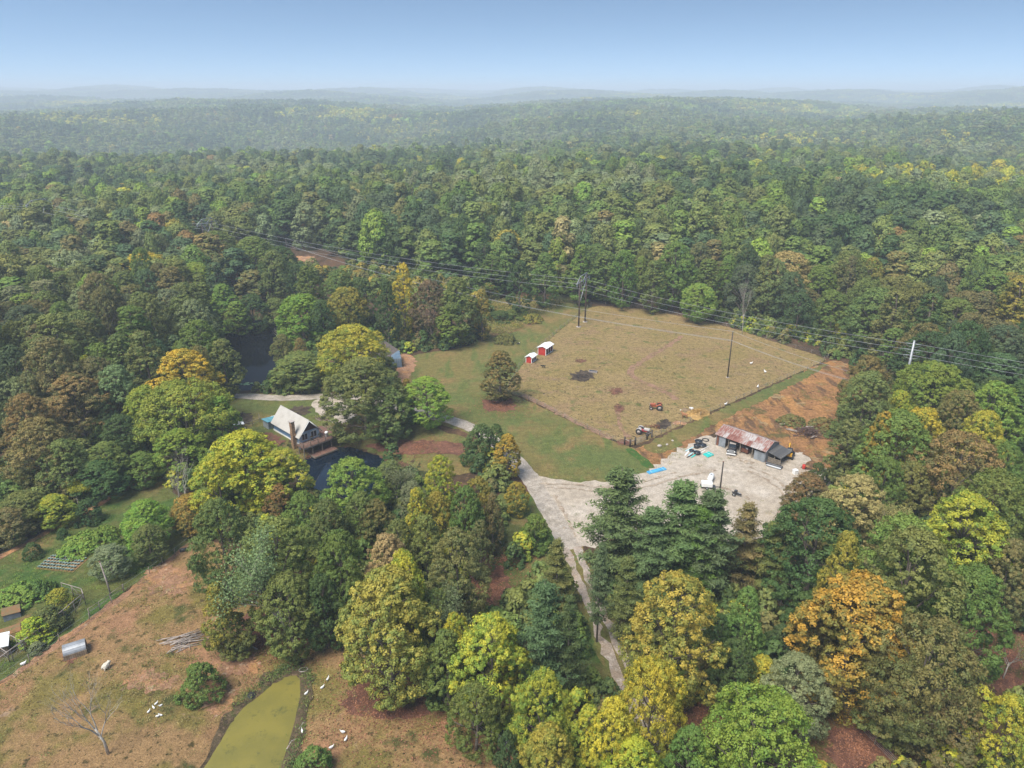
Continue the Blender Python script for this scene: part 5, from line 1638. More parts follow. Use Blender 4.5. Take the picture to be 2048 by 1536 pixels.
def wire(a, b, sag, r, label, n=14):
    a, b = Vector(a), Vector(b)
    pts = [a.lerp(b, k / n) - Vector((0, 0, sag * 4 * (k / n) * (1 - k / n))) for k in range(n + 1)]
    o = MB().tube([p - a for p in pts], r, 4, False).build("power_wire", M_WIRE, None, label, "wire", "overhead wires")
    o.location = a
off = Vector((150, -88, 4))
for k, nm in enumerate(("far", "middle", "near")):
    i = 2 - k
    wire(A3[i], A2[i], 2.0, 0.04, f"{nm} conductor between the two distant steel frame towers")
    wire(A3[i] + Vector((-160, 60, 3)), A3[i], 2.0, 0.04, f"{nm} conductor leaving the farthest tower over the left hill")
    wire(A2[i], A1[i], 2.2, 0.034, f"{nm} conductor from the wooded rise to the pasture tower")
    wire(A1[i], SPW[k][0], 1.2, 0.028, f"{nm} conductor from the pasture tower to the grey steel pole")
    wire(SPW[k][1], SPW[k][1] + Vector((120, -52, -3.5)), 1.5, 0.026, f"{nm} conductor leaving the grey steel pole over the right wood")
def wood_pole(px, py, h, label, crown=True, r=0.17):
    x, y, z = P(px, py)
    t = thing("utility_pole", (x, y, z), random.uniform(0, 1), label, "power pole")
    MB().tube([(0, 0, -0.4), (0, 0, h)], [r, r * 0.72], 8).build("pole", M_DARKPOST if crown else M_RUST, t)
    if crown:
        MB().tube([(0, 0, h), (0, 0, h + 0.28)], 0.07, 6).build("insulator", M_STEEL, t)
        for q in (-1, 1): MB().tube([(0, 0, h - 2.0), (0, q * 0.3, h - 2.0)], 0.06, 6).build("insulator", M_STEEL, t)
        MB().tube([(0, 0, -0.02), (0, 0, 0.08)], 0.4, 9).build("collar", M_CONC, t)
    return [Vector((x, y, z + h + 0.25)), Vector((x - 0.15, y + 0.25, z + h - 2.0)), Vector((x + 0.15, y - 0.25, z + h - 2.1))]
D1 = wood_pole(1455, 755, 11.6, "dark wooden utility pole standing in the open pasture")
D0 = wood_pole(577, 527, 9.5, "far wooden utility pole in the red dirt clearing")
x, y = P0(1716, 748, 9.0); D2 = [Vector((x, y, 9.0)), Vector((x, y, 7.2)), Vector((x - 0.2, y - 0.3, 7.1))]
e = thing("utility_pole", (x, y, Hs(x, y)), 0, "wooden utility pole half swallowed by the olive tree at the earth's end", "power pole")
MB().tube([(0, 0, -0.4), (0, 0, 8.8)], [0.17, 0.12], 8).build("pole", M_DARKPOST, e)
MB().tube([(0, 0, 8.7), (0, 0, 9.05)], 0.07, 6).build("insulator", M_STEEL, e)
for k, nm in enumerate(("top", "upper", "lower")):
    wire(D0[k], D1[k], 3.6, 0.03, f"{nm} distribution wire from the red clearing to the pasture pole", 20)
    wire(D1[k], D2[k], 0.5, 0.024, f"{nm} distribution wire from the pasture pole to the right wood")
x, y = P0(1447, 922, 8.2)
yp = thing("yard_pole", (x, y, Hs(x, y)), 0, "bare brown wooden pole standing in the gravel yard", "pole")
MB().tube([(0, 0, -0.4), (0, 0, 8.2)], [0.16, 0.11], 8).build("pole", M_DARKPOST, yp)
MB().tube([(0, 0, 8.2), (0, 0, 8.26)], 0.13, 8).build("cap", M_RUST, yp)

# ------------------------------------------------------------------ pasture fences and gate
fence("pasture_fence", [(1182, 612), (1160, 628), (1120, 660), (1075, 700), (1038, 735), (1014, 783)], 3.6, 1.25, 0.065, "wire fence between the mown lawn and the pasture shelters", M_POST)
fence("pasture_fence", [(1014, 786), (1042, 794), (1090, 816), (1150, 847), (1225, 882), (1249, 889)], 3.2, 1.2, 0.065, "wire fence along the lower side of the pasture above the lawn", M_POST)
fence("pasture_fence", [(1303, 876), (1360, 852), (1440, 817), (1545, 769), (1640, 727), (1656, 716)], 3.4, 1.2, 0.06, "wire fence between the pasture and the cleared earth", M_POST)
fence("pasture_fence", [(1656, 716), (1560, 689), (1480, 661), (1400, 641), (1310, 622), (1240, 612), (1182, 612)], 4.5, 1.2, 0.06, "wire fence at the wood edge behind the pasture", M_POST)
gp = [Vector(P(a, b)) for a, b in ((1249, 889), (1260, 894), (1270, 890), (1294, 879), (1303, 875))]
cf = thing("corner_fence", gp[0], 0, "heavy black corner posts with a rail at the pasture gate", "fence")
for q in gp: MB().tube([q - gp[0] + Vector((0, 0, -0.2)), q - gp[0] + Vector((0, 0, 1.7))], 0.17, 8).build("post", M_DARKPOST, cf)
for a, b in ((0, 1), (1, 2), (3, 4)): MB().tube([gp[a] - gp[0] + Vector((0, 0, 1.2)), gp[b] - gp[0] + Vector((0, 0, 1.2))], 0.07, 5).build("rail", M_LOG, cf)
def metal_gate(a, b, h, label, bars=5):
    a, b = Vector(a), Vector(b)
    t = thing("metal_gate", a, math.atan2(b.y - a.y, b.x - a.x), label, "gate")
    L = (b - a).length
    for k in range(bars): MB().tube([(0.1, 0, 0.2 + (h - 0.2) * k / (bars - 1)), (L - 0.1, 0, 0.2 + (h - 0.2) * k / (bars - 1))], 0.03, 5).build("bar", M_STEEL, t)
    for s in (0.1, L / 2, L - 0.1): MB().tube([(s, 0, 0.15), (s, 0, h + 0.03)], 0.035, 5).build("upright", M_STEEL, t)
    MB().tube([(0.0, 0, -0.2), (0.0, 0, h + 0.3)], 0.09, 7).build("gate_post", M_POST, t)
    MB().tube([(L, 0, -0.2), (L, 0, h + 0.3)], 0.09, 7).build("gate_post", M_POST, t)
    return t
metal_gate(gp[2], gp[3], 1.2, "tubular metal gate between the black corner posts")
metal_gate(P(985, 1477), P(1024, 1507), 1.25, "silver tubular gate at the lower paddock corner")
fence("paddock_fence", [(660, 1278), (760, 1330), (850, 1385), (930, 1440), (983, 1475)], 3.0, 1.2, 0.06, "wire fence below the golden tree along the lower paddock", M_POST)
fence("long_wire_fence", [(1545, 1190), (1590, 1270), (1640, 1355), (1700, 1440), (1800, 1545)], 3.0, 1.25, 0.06, "long wire fence running down the edge of the right wood", M_POST, wires=4, wire_r=0.016)
fence("paddock_fence", [(0, 1368), (60, 1325), (120, 1283), (180, 1240), (225, 1208)], 3.4, 1.2, 0.055, "thin wire fence along the paddock beside the pens", M_POST, 2, 0.012)
fence("rail_fence", [(180, 1232), (200, 1219), (222, 1203), (248, 1184)], 1.7, 1.25, 0.07, "timber rail fence by the light post in the garden", M_POST, 0, rail=(0.7, 1.2))
fence("paddock_fence", [(248, 1184), (300, 1148), (350, 1110), (385, 1082)], 3.2, 1.2, 0.055, "thin wire fence between the garden trees and the paddock", M_POST, 2, 0.012)
fence("garden_fence", [(0, 1113), (80, 1071), (160, 1029), (230, 989), (310, 949)], 5, 1.1, 0.05, "thin wire fence at the wood edge of the garden strip", M_POST, 2, 0.01)
x, y, z = P(222, 1190)
e = thing("light_post", (x, y, z), 0, "bare leaning pale post in the garden rail fence", "post")
MB().tube([(0, 0, -0.2), (-0.2, 0.1, 2.2), (-0.65, 0.35, 5.2)], [0.13, 0.11, 0.08], 7).build("pole", M_LOG, e)
MB().tube([(-0.65, 0.35, 5.15), (-0.67, 0.36, 5.3)], 0.1, 7).build("cap", M_RUST, e)

# ------------------------------------------------------------------ the rusty barn
bn = thing("barn", (40.3, 129.9, 0), math.radians(-45.8), "long open fronted barn with rusty striped metal roof", "barn")
BL, BD, BE, BR = 10.4, 5.2, 2.5, 3.55
def barn():
    box_part("back_wall", (BL / 2, BD, BE / 2), (BL, 0.1, BE), M_GREYWALL, bn)
    for xx in (0, BL):
        MB().add([(xx - .05, 0, 0), (xx - .05, BD, 0), (xx - .05, BD, BE), (xx - .05, BD / 2, BR - 0.05), (xx - .05, 0, BE), (xx + .05, 0, 0), (xx + .05, BD, 0), (xx + .05, BD, BE), (xx + .05, BD / 2, BR - 0.05), (xx + .05, 0, BE)],
                 [(0, 4, 3, 2, 1), (5, 6, 7, 8, 9), (0, 1, 6, 5), (1, 2, 7, 6), (2, 3, 8, 7), (3, 4, 9, 8), (4, 0, 5, 9)]).build("end_wall", M_GREYWALL, bn)
    box_part("front_panel", (1.35, 0.0, 1.15), (1.4, 0.08, 2.3), M_GREYWALL, bn)
    box_part("front_panel", (0.35, 0.02, 1.15), (0.45, 0.08, 2.3), M_RUST, bn)
    box_part("front_panel", (BL - 1.15, 0.0, 0.95), (2.1, 0.08, 1.9), M_GREYWALL, bn)
    for k in range(5): box_part("post", (0.15 + (BL - 0.3) * k / 4, 0.1, BE / 2), (0.16, 0.16, BE), M_POST, bn)
    box_part("lintel", (BL / 2, 0.08, BE - 0.12), (BL, 0.14, 0.22), M_POST, bn)
    cols = [paint("roof_sheet_rust_%d" % k, c, c2, 1.4, 0.75, 0.40, 0.6, stretch=(3, 0.6, 0.6)) for k, (c, c2) in enumerate((
        ((0.22, 0.075, 0.050), (0.34, 0.26, 0.23)), ((0.38, 0.35, 0.33), (0.24, 0.09, 0.06)), ((0.17, 0.055, 0.040), (0.26, 0.13, 0.10)), ((0.44, 0.42, 0.40), (0.30, 0.21, 0.18))))]
    r = random.Random(4)
    n = 13
    wd_ = (BL + 0.5) / n
    for side in (0, 1):
        for row in range(2):
            for k in range(n):
                x0 = -0.25 + k * wd_
                sy = lambda t: (BD / 2 - (BD / 2 + 0.35) * t) if side == 0 else (BD / 2 + (BD / 2 + 0.35) * t)
                sz = lambda t: BR - (BR - BE + 0.12) * t
                t0, t1 = (0.0, 0.54) if row == 0 else (0.5, 1.0)
                up = 0.10 if row == 0 else 0.075
                q = [(x0 + 0.012, sy(t1), sz(t1) + up), (x0 + wd_ - 0.012, sy(t1), sz(t1) + up), (x0 + wd_ - 0.012, sy(t0), sz(t0) + up), (x0 + 0.012, sy(t0), sz(t0) + up)]
                if side: q = [q[1], q[0], q[3], q[2]]
                m = MB().slab(q, 0.03)
                for j in range(3):
                    f = (j + 0.5) / 3
                    a = Vector(q[0]).lerp(Vector(q[1]), f); b = Vector(q[3]).lerp(Vector(q[2]), f)
                    m.tube([a, b], 0.028, 4)
                w = [0.45, 0.2, 0.25, 0.1] if k < n * 0.45 else [0.25, 0.3, 0.1, 0.35]
                m.build("roof_sheet", r.choices(cols, w)[0], bn)
    MB().tube([(-0.25, BD / 2, BR + 0.1), (BL + 0.25, BD / 2, BR + 0.1)], 0.09, 5).build("ridge_cap", cols[3], bn)
    # lean-to at the right end
    l = MB().slab([(BL + 0.12, 0.5, 2.25), (BL + 2.9, 0.5, 1.75), (BL + 2.9, BD - 0.2, 1.75), (BL + 0.12, BD - 0.2, 2.25)], 0.08).build("lean_to_roof", M_DKROOF, bn)
    for xx in (BL + 1.5, BL + 2.7):
        for yy in (0.8, BD - 0.5): box_part("lean_to_post", (xx, yy, 0.95), (0.14, 0.14, 1.9), M_POST, bn)
    for k in range(4): box_part("lean_to_board", (BL + 1.5, 0.75, 0.25 + k * 0.28), (2.6, 0.05, 0.2), M_POST, bn)
    box_part("lean_to_back", (BL + 1.5, BD - 0.45, 0.9), (2.6, 0.08, 1.7), M_DARKPOST, bn)
barn()
def at(o, x, y, z=0):
    bpy.context.view_layer.update()
    return o.matrix_world @ Vector((x, y, z))

def wheel(parent, c, R, w, axis='y', rimm=M_STEEL, name="wheel"):
    t = MB().torus((0, 0, 0), R * 0.74, min(R * 0.3, w * 0.6), axis, 18, 7).build(name, M_RUBBER, parent)
    t.location = c
    d = Vector((0, w * 0.45, 0)) if axis == 'y' else Vector((w * 0.45, 0, 0))
    MB().tube([-d, d], R * 0.52, 12).build("rim", rimm, t)
    return t

def tractor(px, py, rz, body, hood, label):
    x, y, z = P(px, py)
    t = thing("tractor", (x, y, z), rz, label, "tractor")
    MB().box((0.15, 0, 0.85), (1.9, 0.42, 0.4)).build("chassis", body, t, bevel=0.05)
    MB().box((0.85, 0, 1.2), (1.25, 0.56, 0.52)).build("hood", hood, t, bevel=0.1)
    box_part("grille", (1.5, 0, 1.15), (0.06, 0.48, 0.5), M_STEEL, t)
    MB().box((-0.65, 0, 1.22), (0.5, 0.5, 0.08)).build("seat", hood, t, bevel=0.03)
    box_part("seat_back", (-0.9, 0, 1.4), (0.07, 0.48, 0.35), hood, t)
    s = MB().torus((0, 0, 0), 0.2, 0.022, 'z', 14, 5).build("steering_wheel", M_BLACK, t); s.location = (-0.05, 0, 1.62); s.rotation_euler = (0, -0.6, 0)
    MB().tube([(0.2, 0, 1.4), (-0.05, 0, 1.62)], 0.025, 5).build("steering_column", M_BLACK, t)
    MB().tube([(0.75, 0.12, 1.4), (0.75, 0.12, 1.95)], 0.035, 6).build("exhaust", M_RUST, t)
    for q in (-1, 1):
        wheel(t, (-0.6, q * 0.72, 0.66), 0.66, 0.32, 'y', M_CONC, "rear_wheel")
        wheel(t, (1.2, q * 0.58, 0.38), 0.38, 0.2, 'y', M_CONC, "front_wheel")
        f = MB()
        for k in range(6):
            a0, a1 = math.pi * (0.25 + 0.5 * k / 6), math.pi * (0.25 + 0.5 * (k + 1) / 6)
            f.slab([(-0.6 + 0.76 * math.cos(a0), q * 0.72 - .17, 0.66 + 0.76 * math.sin(a0)), (-0.6 + 0.76 * math.cos(a0), q * 0.72 + .17, 0.66 + 0.76 * math.sin(a0)),
                    (-0.6 + 0.76 * math.cos(a1), q * 0.72 + .17, 0.66 + 0.76 * math.sin(a1)), (-0.6 + 0.76 * math.cos(a1), q * 0.72 - .17, 0.66 + 0.76 * math.sin(a1))], 0.03)
        f.build("fender", hood, t)
    MB().tube([(-0.6, -0.7, 0.66), (-0.6, 0.7, 0.66)], 0.09, 7).build("rear_axle", body, t)
    MB().tube([(1.2, -0.55, 0.45), (1.2, 0.55, 0.45)], 0.06, 6).build("front_axle", body, t)
    return t
tractor(1313, 819, math.radians(172), M_ORANGE, M_ORANGE, "faded orange tractor parked in the pasture near the straw heap")
tractor(1285, 868, math.radians(-28), M_REDP, paint("faded_cream_paint", (0.50, 0.47, 0.44), (0.36, 0.33, 0.31), 2), "red and white vintage tractor parked by the corner gate")
x, y, z = P(1303, 857)
im = thing("farm_implement", (x, y, z), 0.3, "rusty hay rake with curved drawbar beside the vintage tractor", "implement")
MB().torus((-0.9, 0, 0.35), 0.9, 0.07, 'z', 18, 5, 0.6).build("drawbar", M_RUST, im)
for k in range(3):
    w = MB().torus((0, 0, 0), 0.42, 0.05, 'x', 14, 5).build("rake_wheel", M_RUST, im); w.location = (0.5 + 0.35 * k, 0.3 - 0.4 * k, 0.45); w.rotation_euler = (0, 0, 0.5)
MB().tube([(-0.2, 0.6, 0.5), (1.5, -0.8, 0.5)], 0.06, 5).build("beam", M_RUST, im)

# straw heap
def heap(name, px, py, rx, ry, h, mat, label, cat, n=26, seed=0):
    x, y, z = P(px, py)
    r = random.Random(seed)
    vs, fs = [], []
    K = 9
    for i in range(K + 1):
        f = i / K
        for j in range(n):
            a = j / n * 2 * math.pi
            k = f * (1 + 0.16 * math.sin(3 * a + seed) + 0.10 * math.sin(5 * a) + r.uniform(-.05, .05))
            vs.append((rx * k * math.cos(a), ry * k * math.sin(a), h * (math.cos(f * math.pi) * 0.5 + 0.5) * (1 + 0.2 * math.sin(4 * a + 7 * f) + r.uniform(-.14, .14)) - 0.08 * (i == K)))
    fs = [(i * n + j, (i + 1) * n + j, (i + 1) * n + (j + 1) % n, i * n + (j + 1) % n) for i in range(K) for j in range(n)]
    t = thing(name, (x, y, z), 0, label, cat)
    MB().add(vs, fs, True).build("mound", mat, t)
    return t
hp = heap("straw_heap", 1395, 829, 3.3, 2.3, 1.0, M_STRAW, "spread heap of golden straw at the pasture fence", "straw", seed=2)
hp.rotation_euler = (0, 0, 0.6)
s = MB()
for k in range(420):
    a, f = random.uniform(0, 6.28), abs(random.gauss(0, 0.55))
    c = Vector((3.6 * f * math.cos(a), 2.5 * f * math.sin(a), max(0.06, 1.0 * math.exp(-f * f * 2.2)) + 0.02))
    d = Vector((random.uniform(-1, 1), random.uniform(-1, 1), random.uniform(-.2, .5))).normalized() * random.uniform(.2, .5)
    s.tube([c - d, c + d], 0.025, 3, False)
s.build("loose_straw", M_STRAW, hp, kind="stuff")
heap("straw_heap", 1357, 846, 1.9, 1.2, 0.25, M_REDDIRT, "low patch of pinkish chaff beside the golden straw", "straw", seed=3)
ah = heap("burn_pile", 1165, 754, 2.7, 1.6, 0.55, M_MUD, "charred brush heap on the black patch in the pasture", "ash heap", seed=5)
for k in range(18):
    a = random.uniform(0, 6.28); q = random.uniform(0.3, 2.4)
    c = Vector((q * math.cos(a), q * 0.6 * math.sin(a), 0.4)); d = Vector((random.uniform(-1, 1), random.uniform(-1, 1), random.uniform(-.1, .4))).normalized() * 0.6
    MB().tube([c - d, c + d], 0.05, 4).build("charred_branch", M_DARKPOST, ah)
x, y, z = P(1186, 745)
tb = thing("trough", (x, y, z), -0.35, "white stock trough beside the black burn pile", "trough")
MB().prism([(-0.38, 0), (0.38, 0), (0.45, 0.45), (-0.45, 0.45)], -1.05, 1.05).build("basin", M_CONC, tb).rotation_euler = (0, 0, math.pi / 2)
box_part("water", (0, 0, 0.455), (1.9, 0.7, 0.01), M_GLASS, tb)

# ------------------------------------------------------------------ animals: one skin grown over a skeleton each
def creature(name, loc, rz, joints, edges, mat, label, cat, group=None, sub=1):
    me = bpy.data.meshes.new(name)
    me.from_pydata([j[:3] for j in joints], edges, [])
    o = mesh_obj(name, me, None, mat)
    o.location = loc; o.rotation_euler = (0, 0, rz)
    sk = o.modifiers.new("skin", 'SKIN')
    for i, j in enumerate(joints):
        r = j[3]
        me.skin_vertices[0].data[i].radius = (r, r) if not isinstance(r, tuple) else r
    me.skin_vertices[0].data[0].use_root = True
    o.modifiers.new("smooth", 'SUBSURF').levels = sub
    o.modifiers["smooth"].render_levels = sub
    return tag(o, label, cat, group)
def quadruped(L, Hh, body, neck, headup, headlen, legr, graze=False):
    """joints from rump to nose, four jointed legs and a tail"""
    b = Hh - body * 0.9
    J = [(-L * 0.30, 0, b, body * 0.92), (0, 0, b - 0.02, body), (L * 0.30, 0, b, body * 0.95), (L * 0.48, 0, b + neck * 0.55, body * 0.5), (L * 0.58, 0, b + neck, body * 0.40),
         (L * 0.58 + headlen, 0, b + neck + headup, body * 0.24), (-L * 0.46, 0, b + 0.02, body * 0.2), (-L * 0.52, 0, b - 0.2, body * 0.1)]
    E = [(0, 1), (1, 2), (2, 3), (3, 4), (4, 5), (0, 6), (6, 7)]
    for s in (-1, 1):
        y = s * body * 0.62
        n = len(J)
        J += [(L * 0.30, y, b - body * 0.55, legr * 1.7), (L * 0.32, y, b * 0.45, legr), (L * 0.30, y, 0.12, legr * 0.8), (L * 0.33, y, 0.03, legr * 0.9)]
        E += [(2, n), (n, n + 1), (n + 1, n + 2), (n + 2, n + 3)]
        n = len(J)
        J += [(-L * 0.27, y, b - body * 0.45, legr * 2.0), (-L * 0.24, y, b * 0.55, legr * 1.25), (-L * 0.34, y, b * 0.32, legr * 0.85), (-L * 0.32, y, 0.1, legr * 0.75), (-L * 0.29, y, 0.03, legr * 0.9)]
        E += [(0, n), (n, n + 1), (n + 1, n + 2), (n + 2, n + 3), (n + 3, n + 4)]
    n = len(J)
    for s in (-1, 1):
        J.append((L * 0.57, s * body * 0.5, b + neck + body * 0.42, 0.03)); E.append((4, len(J) - 1))
    return J, E
def animal(name, px, py, rz, dims, mat, label, cat, group=None):
    x, y, z = P(px, py)
    J, E = quadruped(*dims)
    return creature(name, (x, y, z + 0.02), rz, J, E, mat, label, cat, group)
animal("sheep", 212, 1339, math.radians(62), (0.95, 0.92, 0.40, 0.16, -0.05, 0.22, 0.05), M_WOOL, "cream woolly sheep standing near the arched shelter", "sheep")
ll = animal("llama", 1369, 836, math.radians(150), (1.5, 1.15, 0.27, 0.62, 0.0, 0.26, 0.05), M_BROWNFUR, "brown llama with pale head standing in the straw", "llama")
hd = MB().ball((0.98, 0, 1.60), (0.2, 0.14, 0.2)).build("pale_head_wool", M_WOOL, ll)
animal("sheep", 1383, 820, math.radians(200), (0.8, 0.75, 0.34, 0.13, -0.05, 0.18, 0.04), M_FEATHER, "white sheep at the back of the straw heap", "sheep")
dg = animal("dog", 1036, 690, math.radians(15), (0.95, 0.62, 0.17, 0.15, 0.02, 0.2, 0.035), M_BLACKFUR, "black farm dog with pale patch standing on the lawn", "dog")
MB().ball((0.42, 0, 0.6), (0.15, 0.13, 0.14)).build("white_collar_fur", M_WOOL, dg)
animal("calf", 1087, 736, math.radians(190), (1.1, 0.8, 0.22, 0.2, -0.05, 0.24, 0.04), M_BLACKFUR, "black calf below the larger red shelter", "calf")
def bird(px, py, rz, s, label, group=None, mat=M_FEATHER):
    x, y, z = P(px, py)
    J = [(0, 0, 0.30, 0.20), (-0.22, 0, 0.32, 0.14), (-0.36, 0, 0.36, 0.04), (0.2, 0, 0.36, 0.15), (0.30, 0, 0.50, 0.045), (0.33, 0, 0.62, 0.05), (0.43, 0, 0.61, 0.022), (-0.02, 0.07, 0.15, 0.025), (0.0, 0.07, 0.01, 0.025), (-0.02, -0.07, 0.15, 0.025), (0.0, -0.07, 0.01, 0.025)]
    E = [(0, 1), (1, 2), (0, 3), (3, 4), (4, 5), (5, 6), (0, 7), (7, 8), (0, 9), (9, 10)]
    o = creature("goose", (x, y, z + 0.03), rz, J, E, mat, label, "goose", group)
    o.scale = (s, s, s)
for px, py, rz in ((313, 1410, 1), (322, 1414, 4), (308, 1418, 2.5), (298, 1426, 1.2), (316, 1435, 0.4), (322, 1433, 3.0)):
    bird(px, py, rz, 0.66, "white goose in the small flock on the dry paddock", "geese flocked on the paddock")
for px, py, rz, lab in ((656, 1361, 1.3, "white goose on the worn bank right of the algae pond head"), (645, 1378, 0.8, "white goose below the tub on the pond bank"), (613, 1390, 0.9, "white goose beside the dirt streak on the pond bank"),
                        (605, 1466, 2.0, "white goose near the driftwood at the pond edge"), (686, 1467, 3.1, "white goose walking toward the leaf strewn slope"), (692, 1482, 1.2, "white goose standing upright on the brown slope"), (663, 1498, 0.5, "white goose beside the weedy pond bush")):
    bird(px, py, rz, 0.8, lab)
for px, py, rz, lab in ((1502, 729, 0.2, "white bird farthest along the open pasture right of the pole"), (1530, 746, 2.0, "white bird near the middle of the right pasture fence"), (1515, 776, 1.0, "white bird close to the right pasture fence"), (1451, 811, 0.5, "white bird at the right pasture fence above the straw")):
    bird(px, py, rz, 1.2, lab)
bird(48, 1331, 0.6, 1.0, "white hen outside the pen fence")

# ------------------------------------------------------------------ the gravel yard
x, y, z = P(1464, 903)
tk = thing("pickup_truck", (x, y, z), math.radians(-112), "old black pickup truck nosing out of the barn", "truck")
def truck(t):
    MB().box((0, 0, 0.62), (4.4, 1.5, 0.3)).build("chassis", M_BLACK, t, bevel=0.05)
    MB().box((1.35, 0, 1.0), (1.5, 1.25, 0.55)).build("hood", M_BLACK, t, bevel=0.12)
    MB().add([(-0.75, -0.75, 0.75), (0.6, -0.75, 0.75), (0.6, 0.75, 0.75), (-0.75, 0.75, 0.75), (-0.65, -0.62, 1.75), (0.25, -0.62, 1.75), (0.25, 0.62, 1.75), (-0.65, 0.62, 1.75)],
             [(3, 2, 1, 0), (4, 5, 6, 7), (0, 1, 5, 4), (1, 2, 6, 5), (2, 3, 7, 6), (3, 0, 4, 7)]).build("cab", M_BLACK, t, bevel=0.08)
    box_part("roof_panel", (-0.2, 0, 1.77), (1.0, 1.2, 0.04), M_CONC, t)
    MB().slab([(0.62, -0.6, 1.0), (0.62, 0.6, 1.0), (0.3, 0.55, 1.68), (0.3, -0.55, 1.68)], 0.03).build("windscreen", M_GLASS, t)
    box_part("bed", (-1.45, 0, 0.85), (1.5, 1.5, 0.35), M_RUST, t)
    box_part("grille", (2.12, 0, 0.95), (0.06, 0.9, 0.5), M_STEEL, t)
    box_part("bumper", (2.35, 0, 0.55), (0.14, 1.75, 0.2), M_WHITE, t)
    for s in (-1, 1):
        MB().ball((2.12, s * 0.6, 1.0), (0.1, 0.14, 0.14)).build("headlight", M_WHITE, t)
        MB().box((1.45, s * 0.78, 0.85), (1.0, 0.36, 0.12)).build("fender", M_BLACK, t, bevel=0.05)
        wheel(t, (1.45, s * 0.72, 0.38), 0.38, 0.22)
        wheel(t, (-1.35, s * 0.72, 0.38), 0.38, 0.22)
truck(tk)
x, y, z = P(1578, 914)
bh = thing("backhoe", (x, y, z), math.radians(60), "black and yellow backhoe behind the lean-to", "digger")
MB().box((-0.2, 0, 0.75), (2.4, 1.3, 0.6)).build("body", M_BLACK, bh, bevel=0.1)
box_part("counterweight", (-1.2, 0, 1.1), (0.6, 1.3, 0.6), M_YELLOW, bh)
MB().box((-0.3, 0, 1.5), (1.0, 1.0, 0.9)).build("cab", M_BLACK, bh, bevel=0.08)
MB().tube([(0.6, 0.35, 1.0), (1.5, 0.35, 2.2), (2.6, 0.35, 1.5)], [0.17, 0.17, 0.13], 4).build("boom", M_YELLOW, bh)
MB().tube([(2.6, 0.35, 1.5), (2.8, 0.35, 0.5)], 0.11, 4).build("dipper_arm", M_YELLOW, bh)
MB().prism([(2.6, 0.1), (3.1, 0.15), (3.05, 0.55), (2.65, 0.6)], 0.05, 0.65).build("bucket", M_RUST, bh)
for s in (-1, 1):
    wheel(bh, (-0.9, s * 0.75, 0.55), 0.55, 0.3); wheel(bh, (0.7, s * 0.75, 0.45), 0.45, 0.26)
x, y, z = P(1562, 941)
for k, (dx, mt, lab) in enumerate(((0, M_STEEL, "long pale grey culvert pipe lying before the lean-to"), (0.62, M_BLACK, "long black culvert pipe lying behind the pale one"))):
    e = thing("culvert_pipe", (x + dx * 0.7, y + dx * 0.75 + 0.1, z), math.radians(-38), lab, "pipe")
    m = MB()
    L_, R_ = (2.7, 3.1)[k], (0.24, 0.3)[k]
    for i in range(24):
        m.tube([(-L_ + 2 * L_ * i / 24 * 0.5 + 0, 0, R_), (-L_ + 2 * L_ * (i + 1) / 24 * 0.5, 0, R_)], [R_, R_ * (0.93 if i % 2 else 1.0)], 12, False)
    m.build("barrel", mt, e)
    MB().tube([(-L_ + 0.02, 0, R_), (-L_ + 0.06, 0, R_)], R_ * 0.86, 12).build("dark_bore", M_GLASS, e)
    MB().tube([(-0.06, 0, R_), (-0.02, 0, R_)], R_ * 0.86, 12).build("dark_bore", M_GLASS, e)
for k in range(7):
    pass
x, y, z = P(1590, 948)
e = thing("chest_freezer", (x, y, z), 0.3, "white chest freezer standing on the gravel beyond the pipes", "freezer")
box_part("body", (0, 0, 0.4), (0.8, 0.75, 0.8), M_WHITE, e, bevel=0.03); box_part("lid", (0, 0, 0.86), (0.84, 0.78, 0.1), M_WHITE, e, bevel=0.03); box_part("handle", (0, -0.4, 0.82), (0.25, 0.04, 0.05), M_STEEL, e)
# lumber before the lean-to
x, y, z = P(1525, 921)
e = thing("scrap_lumber", (x, y, z), math.radians(-42), "rusty scrap beams stacked before the barn panel", "lumber")
for k in range(9): box_part("beam", (random.uniform(-.5, .5), -0.6 + 0.17 * k, 0.08 + 0.1 * (k % 2)), (random.uniform(1.6, 3.2), 0.13, 0.12), random.choice((M_RUST, M_POST, M_STEEL)), e, random.uniform(-.12, .12))
# heap of tubs, tyres and pipes at the left of the barn
for px, py, R_, lab in ((1411, 881, 0.62, "lone black tyre ring lying on the gravel edge by the barn"),):
    x, y, z = P(px, py)
    e = thing("tyre", (x, y, z), 0, lab, "tyre")
    MB().torus((0, 0, 0.12), R_, 0.12, 'z', 20, 7).build("tread", M_RUBBER, e); MB().torus((0, 0, 0.1), R_ - 0.1, 0.05, 'z', 18, 5).build("bead", M_BLACK, e)
for px, py, R_, hh, lab in ((1397, 886, 0.75, 0.5, "black round stock tub nearest the tyre ring"), (1404, 893, 0.85, 0.4, "wide flat black tub in the yard junk"), (1393, 896, 0.6, 0.65, "tall black tub between the aqua pipes and the flat tub"), (1394, 909, 0.65, 0.55, "black tub with rust at its rim near the turquoise sheets"), (1383, 904, 0.5, 0.4, "small black bucket on the aqua planks")):
    x, y, z = P(px, py)
    e = thing("stock_tub", (x, y, z), 0, lab, "tub")
    MB().tube([(0, 0, 0), (0, 0, hh)], [R_ * 0.85, R_], 16).build("side", M_RUBBER, e)
    MB().torus((0, 0, hh), R_ * 0.97, 0.05, 'z', 18, 5).build("rim", M_BLACK, e)
    MB().tube([(0, 0, hh + 0.005), (0, 0, hh + 0.012)], R_ * 0.9, 16).build("dark_inside", M_GLASS, e)
